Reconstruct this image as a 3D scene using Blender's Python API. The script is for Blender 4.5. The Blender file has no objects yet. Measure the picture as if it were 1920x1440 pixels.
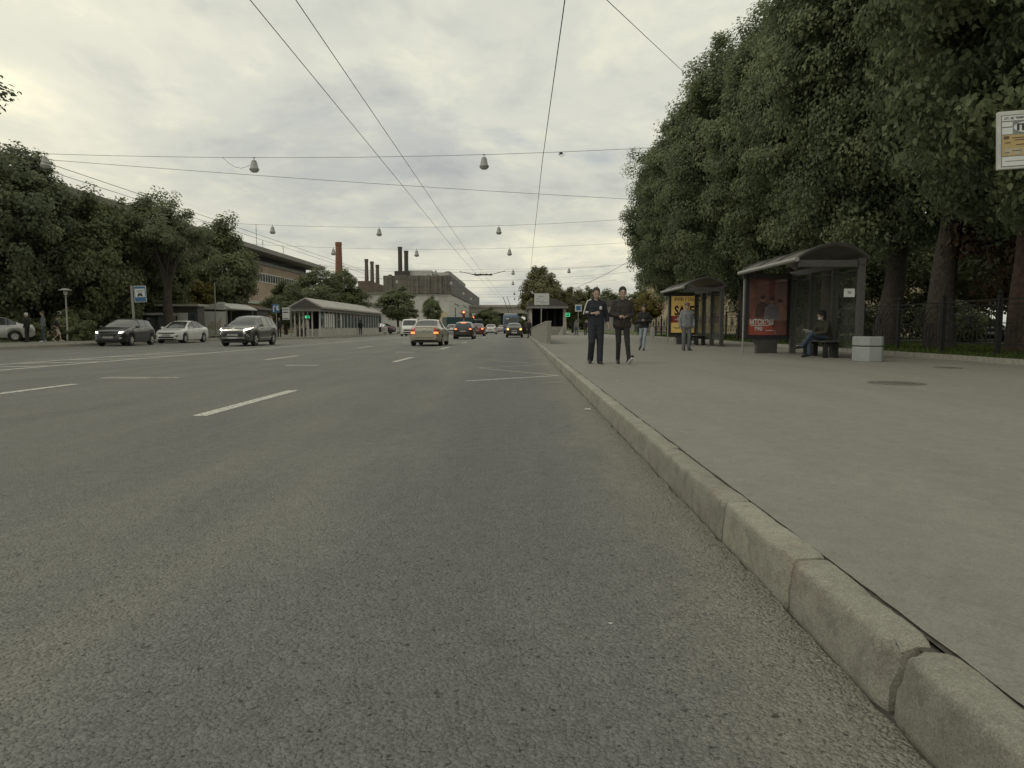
import bpy, bmesh, math, random
import numpy as np
from mathutils import Vector, Matrix, noise
from mathutils.bvhtree import BVHTree

random.seed(7)
rng = np.random.default_rng(7)
scene = bpy.context.scene
COL = scene.collection
PI = math.pi
R = math.radians

# ------------------------------------------------------------------ camera
cam_data = bpy.data.cameras.new('camera')
cam = bpy.data.objects.new('camera', cam_data)
COL.objects.link(cam)
cam.location = (0.0, 0.0, 1.0)
cam.rotation_euler = (R(90 - 4.66), 0.0, R(0.573))
cam_data.sensor_width = 36.0
cam_data.lens = 36.0 * 1300 / 1920
cam_data.clip_start = 0.05
cam_data.clip_end = 6000
scene.camera = cam

# ------------------------------------------------------------------ sky and sun
SUN_EL, SUN_AZ = R(46), R(-125)          # azimuth measured from +Y towards +X
world = bpy.data.worlds.new('World')
scene.world = world
world.use_nodes = True
wn, wl = world.node_tree.nodes, world.node_tree.links
wn.clear()
w_out = wn.new('ShaderNodeOutputWorld')
w_bg = wn.new('ShaderNodeBackground')
w_bg.inputs['Strength'].default_value = 0.1
sky = wn.new('ShaderNodeTexSky')
sky.sky_type = 'NISHITA'
sky.sun_disc = False
sky.sun_elevation = SUN_EL
sky.sun_rotation = SUN_AZ
sky.air_density = 1.0
sky.dust_density = 2.0
tc = wn.new('ShaderNodeTexCoord')
sep = wn.new('ShaderNodeSeparateXYZ')
wl.new(tc.outputs['Generated'], sep.inputs[0])
zc = wn.new('ShaderNodeMath'); zc.operation = 'MAXIMUM'; zc.inputs[1].default_value = 0.0
wl.new(sep.outputs['Z'], zc.inputs[0])
za = wn.new('ShaderNodeMath'); za.operation = 'ADD'; za.inputs[1].default_value = 0.16
wl.new(zc.outputs[0], za.inputs[0])
dx = wn.new('ShaderNodeMath'); dx.operation = 'DIVIDE'
dy = wn.new('ShaderNodeMath'); dy.operation = 'DIVIDE'
wl.new(sep.outputs['X'], dx.inputs[0]); wl.new(za.outputs[0], dx.inputs[1])
wl.new(sep.outputs['Y'], dy.inputs[0]); wl.new(za.outputs[0], dy.inputs[1])
cmb = wn.new('ShaderNodeCombineXYZ')
wl.new(dx.outputs[0], cmb.inputs['X']); wl.new(dy.outputs[0], cmb.inputs['Y'])


def wnoise(scale, detail, rough, dist, off):
    m = wn.new('ShaderNodeMapping'); m.inputs['Location'].default_value = off
    m.inputs['Scale'].default_value = (1.0, 0.8, 1.0)
    wl.new(cmb.outputs[0], m.inputs[0])
    n = wn.new('ShaderNodeTexNoise')
    n.inputs['Scale'].default_value = scale
    n.inputs['Detail'].default_value = detail
    n.inputs['Roughness'].default_value = rough
    n.inputs['Distortion'].default_value = dist
    wl.new(m.outputs[0], n.inputs['Vector'])
    return n


def wramp(src, stops):
    r = wn.new('ShaderNodeValToRGB')
    r.color_ramp.interpolation = 'EASE'
    while len(r.color_ramp.elements) < len(stops):
        r.color_ramp.elements.new(0.5)
    for e, (p, c) in zip(r.color_ramp.elements, stops):
        e.position = p; e.color = (*c, 1)
    wl.new(src, r.inputs[0])
    return r


n1 = wnoise(0.95, 7, 0.56, 0.35, (3.1, 1.7, 0))
n2 = wnoise(2.6, 8, 0.60, 0.25, (9.3, 4.2, 0))
# grey-cream cloud deck, brighter warm billows where it is thin
deck = wramp(n1.outputs['Fac'], [(0.32, (5.5, 5.65, 5.35)), (0.46, (6.9, 6.95, 6.1)), (0.57, (8.1, 8.0, 6.7)), (0.70, (9.6, 9.2, 7.3))])
fine = wramp(n2.outputs['Fac'], [(0.30, (0.84, 0.85, 0.885)), (0.50, (1.0, 1.0, 1.0)), (0.68, (1.17, 1.15, 1.08))])
mul = wn.new('ShaderNodeMix'); mul.data_type = 'RGBA'; mul.blend_type = 'MULTIPLY'; mul.inputs[0].default_value = 1.0
wl.new(deck.outputs[0], mul.inputs[6]); wl.new(fine.outputs[0], mul.inputs[7])
n3 = wnoise(1.7, 5, 0.55, 0.2, (21.0, 13.0, 0))
hole = wramp(n3.outputs['Fac'], [(0.58, (1, 1, 1)), (0.72, (0.60, 0.60, 0.60))])
mixs = wn.new('ShaderNodeMix'); mixs.data_type = 'RGBA'
wl.new(hole.outputs[0], mixs.inputs[0])
wl.new(sky.outputs[0], mixs.inputs[6]); wl.new(mul.outputs[2], mixs.inputs[7])
# the cloud deck is seen through more air, and greyer, towards the horizon
hz = wn.new('ShaderNodeMapRange'); hz.inputs['From Min'].default_value = 0.0; hz.inputs['From Max'].default_value = 0.28
hz.inputs['To Min'].default_value = 0.80; hz.inputs['To Max'].default_value = 1.0
wl.new(zc.outputs[0], hz.inputs['Value'])
mh = wn.new('ShaderNodeMix'); mh.data_type = 'RGBA'; mh.blend_type = 'MULTIPLY'; mh.inputs[0].default_value = 1.0
wl.new(mixs.outputs[2], mh.inputs[6]); wl.new(hz.outputs[0], mh.inputs[7])
wl.new(mh.outputs[2], w_bg.inputs['Color'])
wl.new(w_bg.outputs[0], w_out.inputs['Surface'])

sun_d = bpy.data.lights.new('sun', 'SUN')
sun_d.energy = 0.6
sun_d.angle = R(20)
sun_d.color = (1.0, 0.93, 0.82)
sun = bpy.data.objects.new('sun', sun_d)
COL.objects.link(sun)
sv = Vector((math.sin(SUN_AZ) * math.cos(SUN_EL), math.cos(SUN_AZ) * math.cos(SUN_EL), math.sin(SUN_EL)))
sun.rotation_euler = sv.to_track_quat('Z', 'Y').to_euler()

scene.view_settings.view_transform = 'Standard'
scene.view_settings.look = 'None'
scene.view_settings.exposure = 0.0
scene.view_settings.gamma = 1.0
scene.view_settings.use_curve_mapping = False

# ------------------------------------------------------------------ materials
MATS = {}


def base_mat(name):
    m = bpy.data.materials.new(name)
    m.use_nodes = True
    nt = m.node_tree
    return m, nt, nt.nodes, nt.links, nt.nodes['Principled BSDF']


def mat(name, col, rough=0.6, metal=0.0, var=0.12, scale=6.0, bump=0.0, bscale=60.0, emit=None, estr=0.0, coat=0.0, spec=0.5, rnd=0.0, alpha=None, dirt=0.0):
    """plain surface: colour with noise variation, optional bump, grime and per-object variation"""
    if name in MATS:
        return MATS[name]
    m, nt, N, L, b = base_mat(name)
    b.inputs['Roughness'].default_value = rough
    b.inputs['Metallic'].default_value = metal
    b.inputs['Specular IOR Level'].default_value = spec
    b.inputs['Coat Weight'].default_value = coat
    b.inputs['Coat Roughness'].default_value = 0.06
    t = N.new('ShaderNodeTexCoord')
    n = N.new('ShaderNodeTexNoise'); n.inputs['Scale'].default_value = scale; n.inputs['Detail'].default_value = 6; n.inputs['Roughness'].default_value = 0.6
    L.new(t.outputs['Object'], n.inputs['Vector'])
    r = N.new('ShaderNodeMapRange')
    r.inputs['From Min'].default_value = 0.3; r.inputs['From Max'].default_value = 0.7
    r.inputs['To Min'].default_value = 1 - var; r.inputs['To Max'].default_value = 1 + var
    L.new(n.outputs['Fac'], r.inputs['Value'])
    mx = N.new('ShaderNodeMix'); mx.data_type = 'RGBA'; mx.blend_type = 'MULTIPLY'; mx.inputs[0].default_value = 1
    mx.inputs[6].default_value = (*col, 1)
    src = r.outputs[0]
    if rnd:
        oi = N.new('ShaderNodeObjectInfo')
        rr = N.new('ShaderNodeMapRange'); rr.inputs['To Min'].default_value = 1 - rnd; rr.inputs['To Max'].default_value = 1 + rnd
        L.new(oi.outputs['Random'], rr.inputs['Value'])
        mm = N.new('ShaderNodeMath'); mm.operation = 'MULTIPLY'
        L.new(src, mm.inputs[0]); L.new(rr.outputs[0], mm.inputs[1]); src = mm.outputs[0]
    L.new(src, mx.inputs[7])
    out = mx.outputs[2]
    if dirt:
        n2 = N.new('ShaderNodeTexNoise'); n2.inputs['Scale'].default_value = 2.3; n2.inputs['Detail'].default_value = 9
        L.new(t.outputs['Object'], n2.inputs['Vector'])
        r2 = N.new('ShaderNodeMapRange'); r2.inputs['From Min'].default_value = 0.5; r2.inputs['From Max'].default_value = 0.72; r2.inputs['To Max'].default_value = dirt
        L.new(n2.outputs['Fac'], r2.inputs['Value'])
        m2 = N.new('ShaderNodeMix'); m2.data_type = 'RGBA'; m2.inputs[7].default_value = (0.07, 0.062, 0.05, 1)
        L.new(r2.outputs[0], m2.inputs[0]); L.new(out, m2.inputs[6]); out = m2.outputs[2]
    L.new(out, b.inputs['Base Color'])
    if bump:
        nb = N.new('ShaderNodeTexNoise'); nb.inputs['Scale'].default_value = bscale; nb.inputs['Detail'].default_value = 5
        L.new(t.outputs['Object'], nb.inputs['Vector'])
        bp = N.new('ShaderNodeBump'); bp.inputs['Strength'].default_value = bump; bp.inputs['Distance'].default_value = 0.02
        L.new(nb.outputs['Fac'], bp.inputs['Height']); L.new(bp.outputs[0], b.inputs['Normal'])
    if emit:
        b.inputs['Emission Color'].default_value = (*emit, 1)
        b.inputs['Emission Strength'].default_value = estr
    if alpha is not None:
        b.inputs['Alpha'].default_value = alpha
    MATS[name] = m
    return m


def glass_mat(name, col, alpha=0.35, rough=0.04):
    """thin sheet glass: partly clear, reflecting"""
    if name in MATS:
        return MATS[name]
    m, nt, N, L, b = base_mat(name)
    b.inputs['Base Color'].default_value = (*col, 1)
    b.inputs['Roughness'].default_value = rough
    t = N.new('ShaderNodeTexCoord')
    n = N.new('ShaderNodeTexNoise'); n.inputs['Scale'].default_value = 3.0; n.inputs['Detail'].default_value = 8
    L.new(t.outputs['Object'], n.inputs['Vector'])
    r = N.new('ShaderNodeMapRange'); r.inputs['From Min'].default_value = 0.35; r.inputs['From Max'].default_value = 0.75
    r.inputs['To Min'].default_value = 0.0; r.inputs['To Max'].default_value = 0.12
    L.new(n.outputs['Fac'], r.inputs['Value'])
    tr = N.new('ShaderNodeBsdfTransparent'); tr.inputs[0].default_value = (0.85, 0.88, 0.86, 1)
    lw = N.new('ShaderNodeLayerWeight'); lw.inputs['Blend'].default_value = 0.5
    fr = N.new('ShaderNodeMath'); fr.operation = 'POWER'; fr.inputs[1].default_value = 4.0
    L.new(lw.outputs['Facing'], fr.inputs[0])
    ad = N.new('ShaderNodeMath'); ad.operation = 'ADD'; ad.use_clamp = True
    a2 = N.new('ShaderNodeMath'); a2.operation = 'ADD'; a2.inputs[1].default_value = alpha; a2.use_clamp = True
    L.new(fr.outputs[0], ad.inputs[0]); L.new(r.outputs[0], ad.inputs[1]); L.new(ad.outputs[0], a2.inputs[0])
    ms = N.new('ShaderNodeMixShader')
    L.new(a2.outputs[0], ms.inputs[0]); L.new(tr.outputs[0], ms.inputs[1]); L.new(b.outputs[0], ms.inputs[2])
    L.new(ms.outputs[0], N['Material Output'].inputs['Surface'])
    MATS[name] = m
    return m


def asphalt(name, dark, light, cell, bump, dust=None, patch=0.16, pits=0.5, track=None, gum=0.0):
    """aggregate-speckled asphalt in world metres"""
    m, nt, N, L, b = base_mat(name)
    b.inputs['Roughness'].default_value = 0.78
    b.inputs['Specular IOR Level'].default_value = 0.45
    g = N.new('ShaderNodeNewGeometry')
    pos = g.outputs['Position']

    def nz(scale, detail=4, rough=0.55, loc=(0, 0, 0), sc=(1, 1, 1)):
        mp = N.new('ShaderNodeMapping'); mp.inputs['Location'].default_value = loc; mp.inputs['Scale'].default_value = sc
        L.new(pos, mp.inputs[0])
        n = N.new('ShaderNodeTexNoise'); n.inputs['Scale'].default_value = scale; n.inputs['Detail'].default_value = detail; n.inputs['Roughness'].default_value = rough
        L.new(mp.outputs[0], n.inputs['Vector'])
        return n.outputs['Fac']

    def mr(src, a, c, d, e):
        r = N.new('ShaderNodeMapRange'); r.inputs['From Min'].default_value = a; r.inputs['From Max'].default_value = c
        r.inputs['To Min'].default_value = d; r.inputs['To Max'].default_value = e
        L.new(src, r.inputs['Value']); return r.outputs[0]

    def mth(op, a, c):
        x = N.new('ShaderNodeMath'); x.operation = op
        for i, s in enumerate((a, c)):
            if isinstance(s, (int, float)): x.inputs[i].default_value = s
            else: L.new(s, x.inputs[i])
        return x.outputs[0]
    # warped cells = stones
    warp = N.new('ShaderNodeTexNoise'); warp.inputs['Scale'].default_value = 60; warp.inputs['Detail'].default_value = 2
    L.new(pos, warp.inputs['Vector'])
    wm = N.new('ShaderNodeMix'); wm.data_type = 'RGBA'; wm.inputs[0].default_value = 0.012; wm.blend_type = 'ADD'
    L.new(pos, wm.inputs[6]); L.new(warp.outputs['Color'], wm.inputs[7])
    v = N.new('ShaderNodeTexVoronoi'); v.inputs['Scale'].default_value = 1.0 / cell
    L.new(wm.outputs[2], v.inputs['Vector'])
    sp = N.new('ShaderNodeSeparateColor'); L.new(v.outputs['Color'], sp.inputs[0])
    stone = mr(sp.outputs[0], 0, 1, 0.87, 1.14)
    mid = mr(nz(9, 6, 0.65), 0.3, 0.7, 0.90, 1.10)
    big = mr(nz(0.45, 6, 0.6, sc=(1.6, 0.35, 1)), 0.3, 0.7, 1 - patch, 1 + patch)
    hug = mr(nz(0.09, 4, 0.5), 0.3, 0.7, 1 - patch * .6, 1 + patch * .6)
    fac = mth('MULTIPLY', mth('MULTIPLY', stone, mid), mth('MULTIPLY', big, hug))
    cm = N.new('ShaderNodeMix'); cm.data_type = 'RGBA'
    cm.inputs[6].default_value = (*dark, 1); cm.inputs[7].default_value = (*light, 1)
    L.new(mr(nz(0.8, 7, 0.65, loc=(5, 3, 1), sc=(1.5, 0.3, 1)), 0.35, 0.65, 0, 1), cm.inputs[0])
    col = cm.outputs[2]
    if dust is not None:
        x0, x1, dcol = dust
        sx = N.new('ShaderNodeSeparateXYZ'); L.new(pos, sx.inputs[0])
        wob = mth('ADD', sx.outputs['X'], mr(nz(1.3, 6, 0.7), 0.3, 0.7, -0.28, 0.28))
        wob = mth('ADD', wob, mr(nz(45, 3, 0.6), 0.3, 0.7, -0.22, 0.22))
        dm = N.new('ShaderNodeMix'); dm.data_type = 'RGBA'; dm.inputs[7].default_value = (*dcol, 1)
        L.new(mr(wob, x0, x1, 0, 0.8), dm.inputs[0]); L.new(col, dm.inputs[6]); col = dm.outputs[2]
    if track is not None:      # polished, bluish wheel path
        x0, hw, tcol = track
        sx2 = N.new('ShaderNodeSeparateXYZ'); L.new(pos, sx2.inputs[0])
        tx_ = mth('ADD', mth('ABSOLUTE', mth('SUBTRACT', sx2.outputs['X'], x0), 0.0), mr(nz(1.1, 6, 0.65, loc=(4, 4, 0), sc=(1, .5, 1)), 0.3, 0.7, -0.45, 0.45))
        tm = N.new('ShaderNodeMix'); tm.data_type = 'RGBA'; tm.inputs[7].default_value = (*tcol, 1)
        L.new(mr(tx_, hw, hw * 0.3, 0, 0.75), tm.inputs[0]); L.new(col, tm.inputs[6]); col = tm.outputs[2]
    # small dark pits and a few dark tar stains
    pit = mr(nz(38, 3, 0.55, loc=(2, 9, 4)), 0.64, 0.70, 0, pits)
    stn = mr(nz(2.1, 8, 0.7, loc=(1, 2, 3)), 0.68, 0.76, 0, 0.25)
    if gum:                    # trodden-in gum and drips
        vg = N.new('ShaderNodeTexVoronoi'); vg.inputs['Scale'].default_value = 2.6; L.new(pos, vg.inputs['Vector'])
        sg = N.new('ShaderNodeSeparateColor'); L.new(vg.outputs['Color'], sg.inputs[0])
        gm = mth('MULTIPLY', mr(vg.outputs['Distance'], 0.035, 0.05, gum, 0.0), mr(sg.outputs[0], 0.45, 0.55, 0, 1))
        stn = mth('MAXIMUM', stn, gm)
    pm = mth('SUBTRACT', 1.0, mth('MAXIMUM', pit, stn))
    fac = mth('MULTIPLY', fac, pm)
    mx = N.new('ShaderNodeMix'); mx.data_type = 'RGBA'; mx.blend_type = 'MULTIPLY'; mx.inputs[0].default_value = 1
    L.new(col, mx.inputs[6]); L.new(fac, mx.inputs[7])
    L.new(mx.outputs[2], b.inputs['Base Color'])
    h = mth('ADD', mth('MULTIPLY', v.outputs['Distance'], -0.9), mth('MULTIPLY', nz(150, 2), 0.5))
    h = mth('SUBTRACT', h, mth('MULTIPLY', pit, 0.9))
    bp = N.new('ShaderNodeBump'); bp.inputs['Strength'].default_value = bump; bp.inputs['Distance'].default_value = cell * 1.5
    L.new(h, bp.inputs['Height'])
    bp2 = N.new('ShaderNodeBump'); bp2.inputs['Strength'].default_value = 0.35; bp2.inputs['Distance'].default_value = 0.03
    L.new(nz(5, 5, 0.6), bp2.inputs['Height']); L.new(bp.outputs[0], bp2.inputs['Normal'])
    L.new(bp2.outputs[0], b.inputs['Normal'])
    MATS[name] = m
    return m


def worn_paint(name, col, wear):
    """road paint: paint flakes off in noise-shaped patches (transparent there, the asphalt shows)"""
    m, nt, N, L, b = base_mat(name)
    b.inputs['Base Color'].default_value = (*col, 1); b.inputs['Roughness'].default_value = 0.75
    g = N.new('ShaderNodeNewGeometry')
    n = N.new('ShaderNodeTexNoise'); n.inputs['Scale'].default_value = 18; n.inputs['Detail'].default_value = 8; n.inputs['Roughness'].default_value = 0.7
    L.new(g.outputs['Position'], n.inputs['Vector'])
    r = N.new('ShaderNodeMapRange'); r.inputs['From Min'].default_value = wear - 0.12; r.inputs['From Max'].default_value = wear + 0.12
    r.inputs['To Min'].default_value = 0.15
    L.new(n.outputs['Fac'], r.inputs['Value'])
    tr = N.new('ShaderNodeBsdfTransparent'); ms = N.new('ShaderNodeMixShader')
    L.new(r.outputs[0], ms.inputs[0]); L.new(tr.outputs[0], ms.inputs[1]); L.new(b.outputs[0], ms.inputs[2])
    L.new(ms.outputs[0], N['Material Output'].inputs['Surface'])
    MATS[name] = m
    return m


def granite():
    m, nt, N, L, b = base_mat('granite')
    b.inputs['Roughness'].default_value = 0.8
    g = N.new('ShaderNodeNewGeometry'); oi = N.new('ShaderNodeObjectInfo')

    def nz(scale, detail, rough=0.6):
        n = N.new('ShaderNodeTexNoise'); n.inputs['Scale'].default_value = scale; n.inputs['Detail'].default_value = detail; n.inputs['Roughness'].default_value = rough
        L.new(g.outputs['Position'], n.inputs['Vector']); return n.outputs['Fac']
    rp = N.new('ShaderNodeValToRGB')
    for i, (p, c) in enumerate([(0.25, (0.215, 0.208, 0.170)), (0.48, (0.285, 0.275, 0.225)), (0.64, (0.325, 0.313, 0.260)), (0.80, (0.365, 0.35, 0.29))]):
        if i > 1: rp.color_ramp.elements.new(p)
        e = rp.color_ramp.elements[i]; e.position = p; e.color = (*c, 1)
    L.new(nz(7, 8, 0.7), rp.inputs[0])
    # reddish feldspar flush
    pk = N.new('ShaderNodeMix'); pk.data_type = 'RGBA'; pk.inputs[7].default_value = (0.27, 0.175, 0.125, 1)
    r = N.new('ShaderNodeMapRange'); r.inputs['From Min'].default_value = 0.56; r.inputs['From Max'].default_value = 0.74; r.inputs['To Max'].default_value = 0.4
    L.new(nz(4.5, 5), r.inputs['Value']); L.new(r.outputs[0], pk.inputs[0]); L.new(rp.outputs[0], pk.inputs[6])
    v = N.new('ShaderNodeTexVoronoi'); v.inputs['Scale'].default_value = 260
    L.new(g.outputs['Position'], v.inputs['Vector'])
    sp = N.new('ShaderNodeSeparateColor'); L.new(v.outputs['Color'], sp.inputs[0])
    r2 = N.new('ShaderNodeMapRange'); r2.inputs['To Min'].default_value = 0.74; r2.inputs['To Max'].default_value = 1.22
    L.new(sp.outputs[0], r2.inputs['Value'])
    r3 = N.new('ShaderNodeMapRange'); r3.inputs['To Min'].default_value = 0.9; r3.inputs['To Max'].default_value = 1.12
    L.new(oi.outputs['Random'], r3.inputs['Value'])
    mm = N.new('ShaderNodeMath'); mm.operation = 'MULTIPLY'; L.new(r2.outputs[0], mm.inputs[0]); L.new(r3.outputs[0], mm.inputs[1])
    mx = N.new('ShaderNodeMix'); mx.data_type = 'RGBA'; mx.blend_type = 'MULTIPLY'; mx.inputs[0].default_value = 1
    L.new(pk.outputs[2], mx.inputs[6]); L.new(mm.outputs[0], mx.inputs[7])
    # rubber scuffs and mud along the road face, noise-shaped
    sc = N.new('ShaderNodeMapRange'); sc.inputs['From Min'].default_value = 0.52; sc.inputs['From Max'].default_value = 0.70; sc.inputs['To Max'].default_value = 0.45
    # road splash clings to the faces turned to the carriageway
    sn = N.new('ShaderNodeSeparateXYZ'); L.new(g.outputs['True Normal'], sn.inputs[0])
    fa = N.new('ShaderNodeMapRange'); fa.inputs['From Min'].default_value = -0.35; fa.inputs['From Max'].default_value = -0.9; fa.inputs['To Max'].default_value = 0.05
    L.new(sn.outputs['X'], fa.inputs['Value'])
    ad = N.new('ShaderNodeMath'); ad.operation = 'ADD'; L.new(nz(13, 7, 0.7), ad.inputs[0]); L.new(fa.outputs[0], ad.inputs[1])
    L.new(ad.outputs[0], sc.inputs['Value'])
    mx2 = N.new('ShaderNodeMix'); mx2.data_type = 'RGBA'; mx2.inputs[7].default_value = (0.105, 0.098, 0.08, 1)
    L.new(sc.outputs[0], mx2.inputs[0]); L.new(mx.outputs[2], mx2.inputs[6])
    L.new(mx2.outputs[2], b.inputs['Base Color'])
    bp = N.new('ShaderNodeBump'); bp.inputs['Strength'].default_value = 1.0; bp.inputs['Distance'].default_value = 0.008
    L.new(nz(85, 7, 0.75), bp.inputs['Height']); L.new(bp.outputs[0], b.inputs['Normal'])
    MATS['granite'] = m
    return m


def leaf_mat(name, dark, light):
    m, nt, N, L, b = base_mat(name)
    at = N.new('ShaderNodeAttribute'); at.attribute_name = 'tint'
    mx = N.new('ShaderNodeMix'); mx.data_type = 'RGBA'
    mx.inputs[6].default_value = (*dark, 1); mx.inputs[7].default_value = (*light, 1)
    L.new(at.outputs['Fac'], mx.inputs[0])
    L.new(mx.outputs[2], b.inputs['Base Color'])
    b.inputs['Roughness'].default_value = 0.55
    b.inputs['Specular IOR Level'].default_value = 0.22
    tl = N.new('ShaderNodeBsdfTranslucent'); L.new(mx.outputs[2], tl.inputs['Color'])
    ms = N.new('ShaderNodeMixShader'); ms.inputs[0].default_value = 0.42
    L.new(b.outputs[0], ms.inputs[1]); L.new(tl.outputs[0], ms.inputs[2])
    L.new(ms.outputs[0], N['Material Output'].inputs['Surface'])
    MATS[name] = m
    return m


asphalt('road_asphalt', (0.178, 0.181, 0.172), (0.226, 0.222, 0.195), 0.0125, 1.0, dust=(0.28, 0.80, (0.262, 0.250, 0.205)), patch=0.06, pits=0.6, track=(-0.25, 1.0, (0.158, 0.163, 0.163)))
asphalt('pavement_asphalt', (0.212, 0.206, 0.176), (0.235, 0.227, 0.195), 0.006, 0.45, patch=0.06, pits=0.2, gum=0.22)
granite()
worn_paint('road_paint', (0.60, 0.60, 0.54), 0.445)
worn_paint('road_paint_faint', (0.42, 0.41, 0.36), 0.50)
worn_paint('road_paint_yellow', (0.46, 0.44, 0.35), 0.47)
mat('soil', (0.075, 0.07, 0.055), 0.95, var=0.5, scale=30, bump=0.6, bscale=90)
mat('lawn', (0.075, 0.095, 0.03), 0.95, var=0.35, scale=3, bump=0.4, bscale=40)
mat('ground', (0.10, 0.11, 0.06), 0.95, var=0.3, scale=0.2)
mat('kerb_concrete', (0.30, 0.29, 0.25), 0.85, var=0.2, scale=9, bump=0.3, rnd=0.1, dirt=0.3)
mat('bark', (0.052, 0.044, 0.036), 0.95, var=0.45, scale=9, bump=1.0, bscale=26)
mat('bark_red', (0.075, 0.050, 0.038), 0.95, var=0.4, scale=7, bump=0.9, bscale=22)
leaf_mat('leaf_dark', (0.105, 0.135, 0.080), (0.310, 0.350, 0.195))
leaf_mat('leaf_mid', (0.115, 0.140, 0.074), (0.250, 0.272, 0.140))
leaf_mat('leaf_olive', (0.135, 0.135, 0.068), (0.25, 0.24, 0.125))
leaf_mat('leaf_oak', (0.118, 0.140, 0.086), (0.240, 0.268, 0.150))
leaf_mat('leaf_yellow', (0.12, 0.11, 0.03), (0.24, 0.19, 0.06))
leaf_mat('leaf_brown', (0.075, 0.060, 0.035), (0.165, 0.115, 0.065))
leaf_mat('grass_blade', (0.045, 0.075, 0.018), (0.12, 0.16, 0.045))
mat('black_iron', (0.024, 0.025, 0.024), 0.75, spec=0.2, var=0.3, scale=12)
mat('dark_metal', (0.065, 0.063, 0.058), 0.45, var=0.25, scale=10, dirt=0.3)
mat('grey_metal', (0.30, 0.30, 0.28), 0.5, metal=0.2, var=0.12, scale=10, dirt=0.25)
mat('light_metal', (0.50, 0.50, 0.47), 0.5, metal=0.1, var=0.1, scale=8, dirt=0.2)
mat('cable', (0.05, 0.05, 0.05), 0.6)
mat('rubber', (0.018, 0.018, 0.018), 0.8)
mat('rim', (0.42, 0.42, 0.40), 0.35, metal=0.7, var=0.15)
mat('plastic_black', (0.02, 0.02, 0.021), 0.5, var=0.2)
mat('chrome', (0.62, 0.62, 0.60), 0.18, metal=0.9)
mat('car_glass', (0.030, 0.034, 0.034), 0.05, spec=0.8, coat=0.2, var=0.3, scale=2)
mat('plate', (0.55, 0.55, 0.52), 0.5, var=0.05)
mat('lamp_on', (0.9, 0.88, 0.75), 0.2, emit=(1.0, 0.93, 0.72), estr=4.0)
mat('lamp_clear', (0.45, 0.45, 0.43), 0.12, coat=0.6)
mat('brake_on', (0.7, 0.10, 0.04), 0.3, emit=(1.0, 0.33, 0.10), estr=1.6)
mat('tail_red', (0.42, 0.045, 0.03), 0.2, coat=0.5)
mat('amber_on', (0.8, 0.4, 0.05), 0.3, emit=(1.0, 0.62, 0.18), estr=2.2)
mat('white_paint', (0.62, 0.62, 0.58), 0.5, var=0.05, dirt=0.12)
mat('concrete', (0.27, 0.26, 0.225), 0.85, var=0.16, scale=4, bump=0.3, dirt=0.25)
mat('concrete_light', (0.40, 0.39, 0.345), 0.85, var=0.12, scale=2, bump=0.2, dirt=0.25)

# ------------------------------------------------------------------ mesh helpers
def M(x):
    return MATS[x] if isinstance(x, str) else x


def link(name, me, parent=None, loc=(0, 0, 0), rz=0.0, rot=None):
    o = bpy.data.objects.new(name, me)
    COL.objects.link(o)
    o.location = loc
    o.rotation_euler = rot if rot is not None else (0, 0, rz)
    if parent is not None:
        o.parent = parent
    return o


def tag(o, label=None, cat=None, group=None, kind=None):
    if label: o['label'] = label
    if cat: o['category'] = cat
    if group: o['group'] = group
    if kind: o['kind'] = kind
    return o


def thing(name, label, cat, loc=(0, 0, 0), rz=0.0, group=None):
    return tag(link(name, None, None, loc, rz), label, cat, group)


def frame_of(d):
    d = Vector(d).normalized()
    a = Vector((0, 0, 1)) if abs(d.z) < 0.9 else Vector((1, 0, 0))
    u = d.cross(a).normalized()
    return u, d.cross(u).normalized()


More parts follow.
